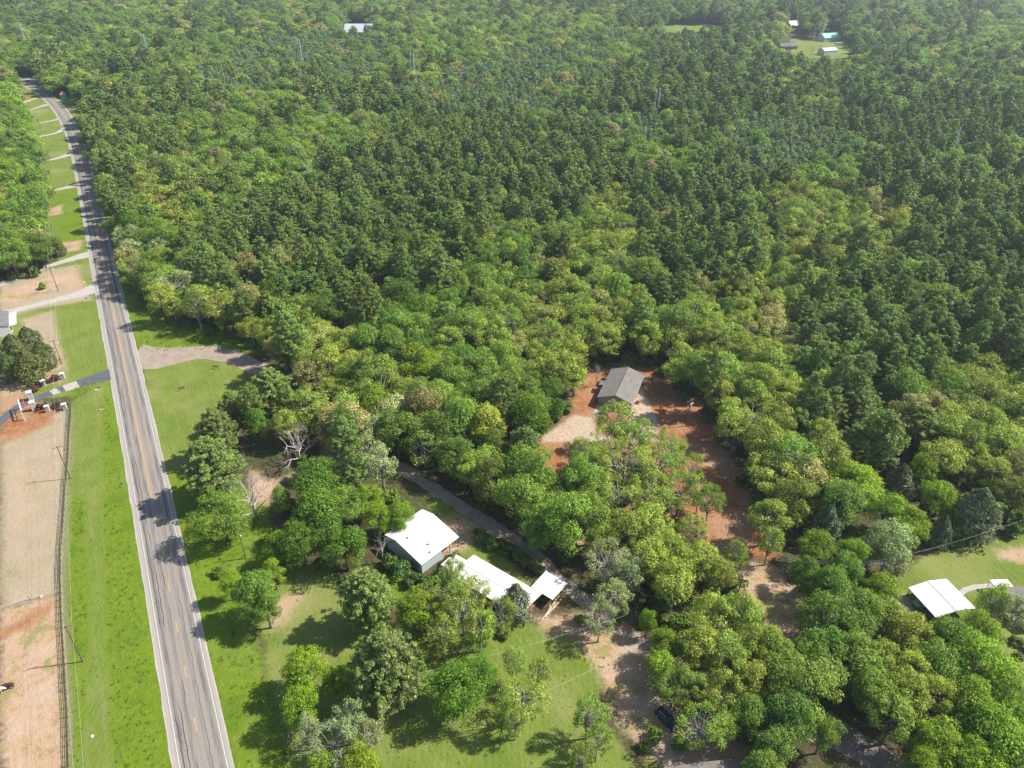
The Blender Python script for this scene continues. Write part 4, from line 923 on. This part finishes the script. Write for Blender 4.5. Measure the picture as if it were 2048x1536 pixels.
MB().tube([((ax + cx) / 2, (ay + cy) / 2, 3.55), ((bx + dx) / 2, (by + dy) / 2, 3.55)], .12, 4).build('crossbar', REDBR, ga)
for px, lb in (((84, 761), 'pale stone pier, middle one on the north side of the gate drive'), ((123, 747), 'pale stone pier nearest the highway on the north side'), ((92, 812), 'pale stone pier, nearer the gate on the south side'), ((127, 808), 'pale stone pier at the corner of the rail fence')):
    P_ = g(*px, 2.0); q = thing('stone_pier', lb, 'stone pier', (P_[0], P_[1], 0), math.radians(20), 'stone piers at the entrance')
    MB().box((0, 0, 1.0), (1.05, .95, 2.0)).build('shaft', STONE, q); MB().box((0, 0, 2.06), (1.3, 1.2, .12)).build('cap', CAP, q)
for a_, b_, lb in (((57, 790), (85, 768), 'low stone wall from the gate to the middle north pier'), ((86, 766), (122, 752), 'low stone wall between the two north piers'), ((66, 815), (92, 819), 'low stone wall from the gate to the south pier'), ((94, 818), (126, 813), 'low stone wall between the two south piers')):
    A_, B_ = g2(*a_), g2(*b_); d_ = B_ - A_; tag(MB().box((*((A_ + B_) / 2), .4), (np.hypot(*d_) - 1.2, .35, .8), math.atan2(d_[1], d_[0])).build('garden_wall', TAUPE), lb, 'garden wall', 'low walls at the entrance')

# ------------------------------------------------------------------ vehicles
def car(label, loc, rz, paint, L=4.8, Wd=1.9, Hh=1.75, wagon=True):
    c_ = thing('car', label, 'car', loc, rz); pm = simple('car_paint', paint, .22, .3, var=.05, spec=.6)
    hw = Wd / 2; hood = .95
    secs = [(-L / 2, .45, .75, .86), (-L / 2 + .1, .3, .95, .95), (-L / 2 + .6, .28, 1.02, 1), (0, .28, 1.0, 1), (L / 2 - 1.3, .28, hood + .02, 1), (L / 2 - .35, .3, hood - .1, .95), (L / 2, .42, .68, .82)]
    m = MB(); vs = []
    for x, z0, z1, k in secs: vs += [(x, -hw * k, z0), (x, -hw * k, z1 - .12), (x, -hw * k * .9, z1), (x, hw * k * .9, z1), (x, hw * k, z1 - .12), (x, hw * k, z0)]
    fs_ = []
    for i in range(len(secs) - 1):
        for j in range(6): fs_.append((i * 6 + j, i * 6 + (j + 1) % 6, (i + 1) * 6 + (j + 1) % 6, (i + 1) * 6 + j))
    fs_ += [tuple(range(6)), tuple(range(6 * len(secs) - 6, 6 * len(secs)))[::-1]]
    o = m.add(vs, fs_).build('body', pm, c_, False); bm_fix(o)
    rb = -L / 2 + (.25 if wagon else .9); rf_ = L / 2 - 1.35
    z0 = .97; z1 = Hh - .05
    gb = MB().add([(rb, -hw * .9, z0), (rf_, -hw * .9, z0), (rf_, hw * .9, z0), (rb, hw * .9, z0), (rb + .35, -hw * .72, z1), (rf_ - .75, -hw * .72, z1), (rf_ - .75, hw * .72, z1), (rb + .35, hw * .72, z1)],
             [(0, 1, 5, 4), (1, 2, 6, 5), (2, 3, 7, 6), (3, 0, 4, 7), (4, 5, 6, 7)]).build('window', GLASS, c_)
    MB().box(((rb + rf_) / 2 - .2, 0, z1 + .03), (rf_ - rb - 1.0, Wd * .70, .06)).build('roof', pm, c_)
    for s_ in (-1, 1):
        MB().tube([(rb + .6, s_ * hw * .62, z1 + .12), (rf_ - 1.0, s_ * hw * .62, z1 + .12)], .03, 5).build('roof_rail', STEEL, c_)
        MB().box((L / 2 - .12, s_ * hw * .62, .66), (.18, .36, .16)).build('headlight', TRIM, c_); MB().box((-L / 2 + .06, s_ * hw * .72, .8), (.12, .2, .26)).build('taillight', simple('tail_red', (.4, .02, .02), .3), c_)
        for x in (-L / 2 + .9, L / 2 - .9):
            w = MB().tube([(x, s_ * (hw - .2), .34), (x, s_ * (hw + .02), .34)], .34, 14).build('wheel', simple('tyre', (.02, .02, .02), .9), c_); MB().tube([(x, s_ * (hw + .02), .34), (x, s_ * (hw + .04), .34)], .2, 10).build('rim', STEEL, w)
    return c_
P_ = g(1334, 1437, .8); car('dark blue wagon parked on dappled clay near the bottom edge', (P_[0], P_[1], 0), math.radians(-56), (.015, .03, .05), 4.9)
P_ = g(1841, 1204, .8); car('pale car parked under the right-hand white carport', (P_[0] + .9, P_[1], 0), math.radians(192), (.35, .42, .42), 4.7, wagon=False)
P_ = g2(1668, 96); car('dark car parked beside the white camper in the far clearing', (P_[0], P_[1], 0), .6, (.02, .02, .025), 4.8)
P_ = g2(1678, 91); cm = thing('camper', 'white camper trailer in the far right clearing', 'camper', (P_[0], P_[1], 0), .1)
o = MB().box((0, 0, 1.9), (8, 2.5, 2.6)).build('body', TRIM, cm); MB().box((0, -1.27, 2.1), (1.2, .04, .8)).build('window', GLASS, cm)
for x in (-.6, .6): MB().tube([(x, -1.3, .35), (x, -1.1, .35)], .35, 12).build('wheel', GLASS, cm)
P_ = g2(1204, 768); tr = thing('trailer', 'dark utility trailer with clutter left of the taupe house', 'trailer', (P_[0], P_[1], 0), 1.2)
MB().box((0, 0, .6), (3.2, 1.5, .12)).build('bed', DARKST, tr)
for y in (-.75, .75): MB().box((0, y, .85), (3.2, .05, .4)).build('side', DARKST, tr); MB().tube([(0, y * 1.2, .3), (0, y * 1.05, .3)], .3, 10).build('wheel', GLASS, tr)
P_ = g2(1276, 806); mw = thing('ride_on_mower', 'small orange ride-on mower beside the taupe house corner', 'mower', (P_[0], P_[1], 0), .9)
OR = simple('orange_paint', (.55, .16, .05), .4); MB().box((.45, 0, .6), (.9, .5, .4)).build('hood', OR, mw); MB().box((-.3, 0, .5), (.7, .55, .12)).build('seat_deck', OR, mw); MB().box((-.45, 0, .8), (.12, .45, .5)).build('seat', GLASS, mw)
for x, y, r_ in ((.6, .4, .2), (.6, -.4, .2), (-.4, .45, .3), (-.4, -.45, .3)): MB().tube([(x, y - .08, r_), (x, y + .08, r_)], r_, 10).build('wheel', GLASS, mw)
P_ = g2(1292, 770)
for k in range(9):
    a_ = rng.uniform(0, 3.1); q = P_ + rng.normal(0, 1, 2) * [1.5, 3.5]
    tag(MB().box((q[0], q[1], .1), (rng.uniform(.5, 1.6), rng.uniform(.3, .9), rng.uniform(.12, .3)), a_).build('rubble_block', STONE if k % 2 else PLANK), ['long', 'thick', 'thin', 'squarish', 'tilted', 'narrow', 'wide', 'flat', 'short'][k] + ' pale rubble block right of the taupe house', 'rubble', 'building rubble by the taupe house')

# ------------------------------------------------------------------ animals and small things
def skin(name, pts, edges, rad, mat, parent=None):
    me = bpy.data.meshes.new(name); me.from_pydata(pts, edges, []); o = link(bpy.data.objects.new(name, me), parent)
    me.materials.append(mat); md = o.modifiers.new('skin', 'SKIN')
    if not me.skin_vertices: bpy.context.view_layer.objects.active = o
    sv = me.skin_vertices[0].data if me.skin_vertices else None
    if sv is None: return o
    for i, r in enumerate(rad): sv[i].radius = (r, r) if not hasattr(r, '__len__') else r
    sv[0].use_root = True; o.modifiers.new('sub', 'SUBSURF').levels = 2; o.modifiers['sub'].render_levels = 2
    return o
def cow(label, loc, rz, col):
    c_ = thing('cow', label, 'cow', loc, rz)
    pts = [(-.65, 0, 1.12), (-.1, 0, 1.08), (.5, 0, 1.12), (.85, 0, 1.2), (1.12, 0, .95), (1.38, 0, .72)]
    rad = [.30, .36, .34, .24, .16, .11]; E_ = [(0, 1), (1, 2), (2, 3), (3, 4), (4, 5)]
    for sx, a in ((-.68, 0), (.5, 2)):
        for sy in (-1, 1):
            i = len(pts); kx = .1 if a == 0 else -.02
            pts += [(sx, sy * .2, .82), (sx + kx, sy * .22, .48), (sx - .03, sy * .22, .22), (sx, sy * .22, .03)]; rad += [.16, .09, .06, .075]; E_ += [(a, i), (i, i + 1), (i + 1, i + 2), (i + 2, i + 3)]
    i = len(pts); pts += [(-.95, 0, 1.1), (-1.05, 0, .55)]; rad += [.04, .035]; E_ += [(0, i), (i, i + 1)]
    i = len(pts); pts += [(1.12, -.22, 1.06), (1.12, .22, 1.06)]; rad += [.04, .04]; E_ += [(4, i), (4, i + 1)]
    skin('body', pts, E_, rad, simple('cow_hide', col, .8, var=.3, scale=2), c_); return c_
P_ = g(17, 1371, .8); cow('dark brown cow standing on the bare field at lower left', (P_[0], P_[1], 0), math.radians(200), (.05, .025, .02))
P_ = g(0, 1381, .8); cow('cream cow half cut by the left edge behind the dark one', (P_[0] - .4, P_[1], 0), math.radians(20), (.6, .5, .36))
def rock(px, r, label, mat):
    m = MB(); n = 8; x, y = g2(*px); rings = []
    m.tube([(x, y, -.1), (x, y, r * .3), (x + r * .1, y, r * .8), (x, y, r)], [r, r * 1.05, r * .7, r * .25], 9)
    return tag(m.build('rock', mat, None, True), label, 'rock')
rock((184, 1473), .32, 'white rock on the green verge near the bottom edge', CAP); rock((167, 565), .35, 'white rock between the two gravel drives', CAP); rock((82, 1194), .3, 'pale rock by the faint cross fence', CAP)
for px, lb in (((158, 531), 'culvert end beside the upper gravel drive mouth'), ((170, 600), 'culvert end just below the second gravel drive'), ((195, 779), 'culvert end below the dark driveway'), ((203, 819), 'small culvert end farther down the verge from the dark driveway')):
    x, y = g2(*px); cu = thing('culvert_end', 'pale concrete ' + lb, 'culvert', (x, y, 0), math.radians(60), 'concrete culvert ends in the verge')
    s_ = .6 if 'small' in lb else 1.0
    MB().box((0, 0, .12), (1.9 * s_, .85 * s_, .2)).build('apron', TAN, cu); MB().tube([(.2 * s_, 0, .23), (1.0 * s_, 0, .30)], .32 * s_, 10).build('pipe', GLASS, cu)
for px, rz, lb in (((364, 781), .5, 'small dark timber frame on the pale meadow'), ((432, 738), -.3, 'little timber signpost near the lane on the meadow')):
    x, y = g2(*px); f_ = thing('timber_frame', lb, 'timber frame', (x, y, 0), rz)
    for q in (-.9, .9): MB().box((q, 0, .6), (.12, .12, 1.2)).build('post', WOODP, f_)
    MB().box((0, 0, 1.25), (2.3, .14, .14)).build('top_rail', WOODP, f_); MB().box((0, .1, .8), (1.5, .05, .35)).build('board', WOODP, f_)
x, y = g2(906, 1456); cl_ = thing('clothesline_post', 'white two-armed post on the lawn below the deep green tree', 'clothesline', (x, y, 0), .4)
MB().tube([(0, 0, 0), (0, 0, 2.0)], .05, 6).build('post', STEEL, cl_)
for s_ in (-1, 1): MB().tube([(0, 0, 1.7), (s_ * .8, .1, 2.15)], .05, 6).build('arm', TRIM, cl_)
x, y = g2(1327, 985); dr = thing('drum', 'white drum standing by a tree on the red clay', 'drum', (x, y, 0))
MB().tube([(0, 0, 0), (0, 0, .05), (0, 0, .95), (0, 0, 1.0)], [.38, .42, .42, .3], 14).build('shell', TRIM, dr); MB().tube([(0, 0, 1.0), (0, 0, 1.03)], .3, 12).build('lid', STEEL, dr)
for a_, b_, r_, lb in (((1310, 1036), (1356, 1002), .28, 'long dark fallen log on the clay below the white drum'), ((1318, 1000), (1347, 1012), .2, 'shorter dark fallen log beside the long one'), ((1455, 1072), (1470, 1050), .14, 'thin broken branch on the sandy clay strip')):
    A_, B_ = g2(*a_), g2(*b_); M_ = (A_ + B_) / 2 + rng.normal(0, .2, 2); tag(MB().tube([(*A_, r_ * .7), (*M_, r_ * 1.1), (*B_, r_)], [r_ * .5, r_ * .8, r_], 8).build('fallen_log', BARK), lb, 'log')
# multicoloured ring
x, y = g2(1385, 1495); ri = MB(); cols = [(.8, .8, .78), (.75, .15, .2), (.8, .55, .08), (.1, .35, .6), (.8, .8, .78), (.2, .5, .45)]
n1, n2, R1, R2 = 30, 8, .5, .14; vs = []; fs_ = []
for i in range(n1):
    for j in range(n2):
        a_, b_ = 2 * math.pi * i / n1, 2 * math.pi * j / n2; vs.append((x + (R1 + R2 * math.cos(b_)) * math.cos(a_), y + (R1 + R2 * math.cos(b_)) * math.sin(a_), .16 + R2 * math.sin(b_)))
        fs_.append((i * n2 + j, i * n2 + (j + 1) % n2, ((i + 1) % n1) * n2 + (j + 1) % n2, ((i + 1) % n1) * n2 + j))
ri.add(vs, fs_); ri.m = [(k // n2) // 5 for k in range(len(fs_))]
o = ri.build('swim_ring', [simple('ring_colour', c, .4, var=.05) for c in cols], None, True); bm_fix(o); tag(o, 'multicoloured inflatable ring on the grass by the leafless tree', 'swim ring')

# ------------------------------------------------------------------ weeds in the verges
r = np.random.default_rng(3); C, N, L_ = [], [], []
for k in range(70): d = r.normal(0, 1, 3); d[2] = abs(d[2]); C.append(d * [.38, .38, .22] * r.uniform(.3, 1)); N.append(d + [0, 0, .5]); L_.append(r.uniform(.08, .16))
tm_ = card_mesh('weed', np.array(C), np.array(N), np.array(L_), np.array(L_) * .4, r.uniform(0, 6, 70), LEAF)
slot['weed'] = len(slot); so = bpy.data.objects.new('source_%03d' % slot['weed'], tm_); src.objects.link(so)
rows = []
lushp = [[g2(*q) for q in p_] for p_ in REG['lush']]; lawnp = [[g2(*q) for q in p_] for p_ in REG['lawn']]
Pp = np.column_stack([rng.uniform(-150, 60, 26000), rng.uniform(60, 300, 26000)])
f1 = np.max([sdist(Pp, p_) for p_ in lushp], 0); f2 = np.max([sdist(Pp, p_) for p_ in lawnp], 0)
for (x, y), a_, b_ in zip(Pp, f1, f2):
    if a_ > .3 or (b_ > .5 and rng.random() < .25):
        if np.min(np.hypot(LINE[:, 0] - x, LINE[:, 1] - y)) < 6.2: continue
        s_ = rng.uniform(.35, .85) * (1 if a_ > .3 else .6); rows.append((x, y, 0, slot['weed'], (0, 0, rng.uniform(0, 6)), (s_, s_, s_ * rng.uniform(.4, .9)), jit((.15, .24, .02), .2) if a_ > .3 else jit((.14, .2, .03), .2)))
instanced('grass', rows, 'tufts of lush spring grass on the verges')

# ------------------------------------------------------------------ air
hz = MB().box((0, 1300, 64), (6400, 4000, 130)).build('haze', None if False else simple('haze_shell', (1, 1, 1)))
hm = bpy.data.materials.new('haze'); hm.use_nodes = True; ht = hm.node_tree; ht.nodes.clear(); ho_ = ht.nodes.new('ShaderNodeOutputMaterial'); pv = ht.nodes.new('ShaderNodeVolumePrincipled')
pv.inputs['Color'].default_value = (.80, .88, 1.0, 1); pv.inputs['Density'].default_value = .00013; pv.inputs['Anisotropy'].default_value = .3
ht.links.new(pv.outputs[0], ho_.inputs['Volume']); hz.data.materials.clear(); hz.data.materials.append(hm); tag(hz, kind='stuff')
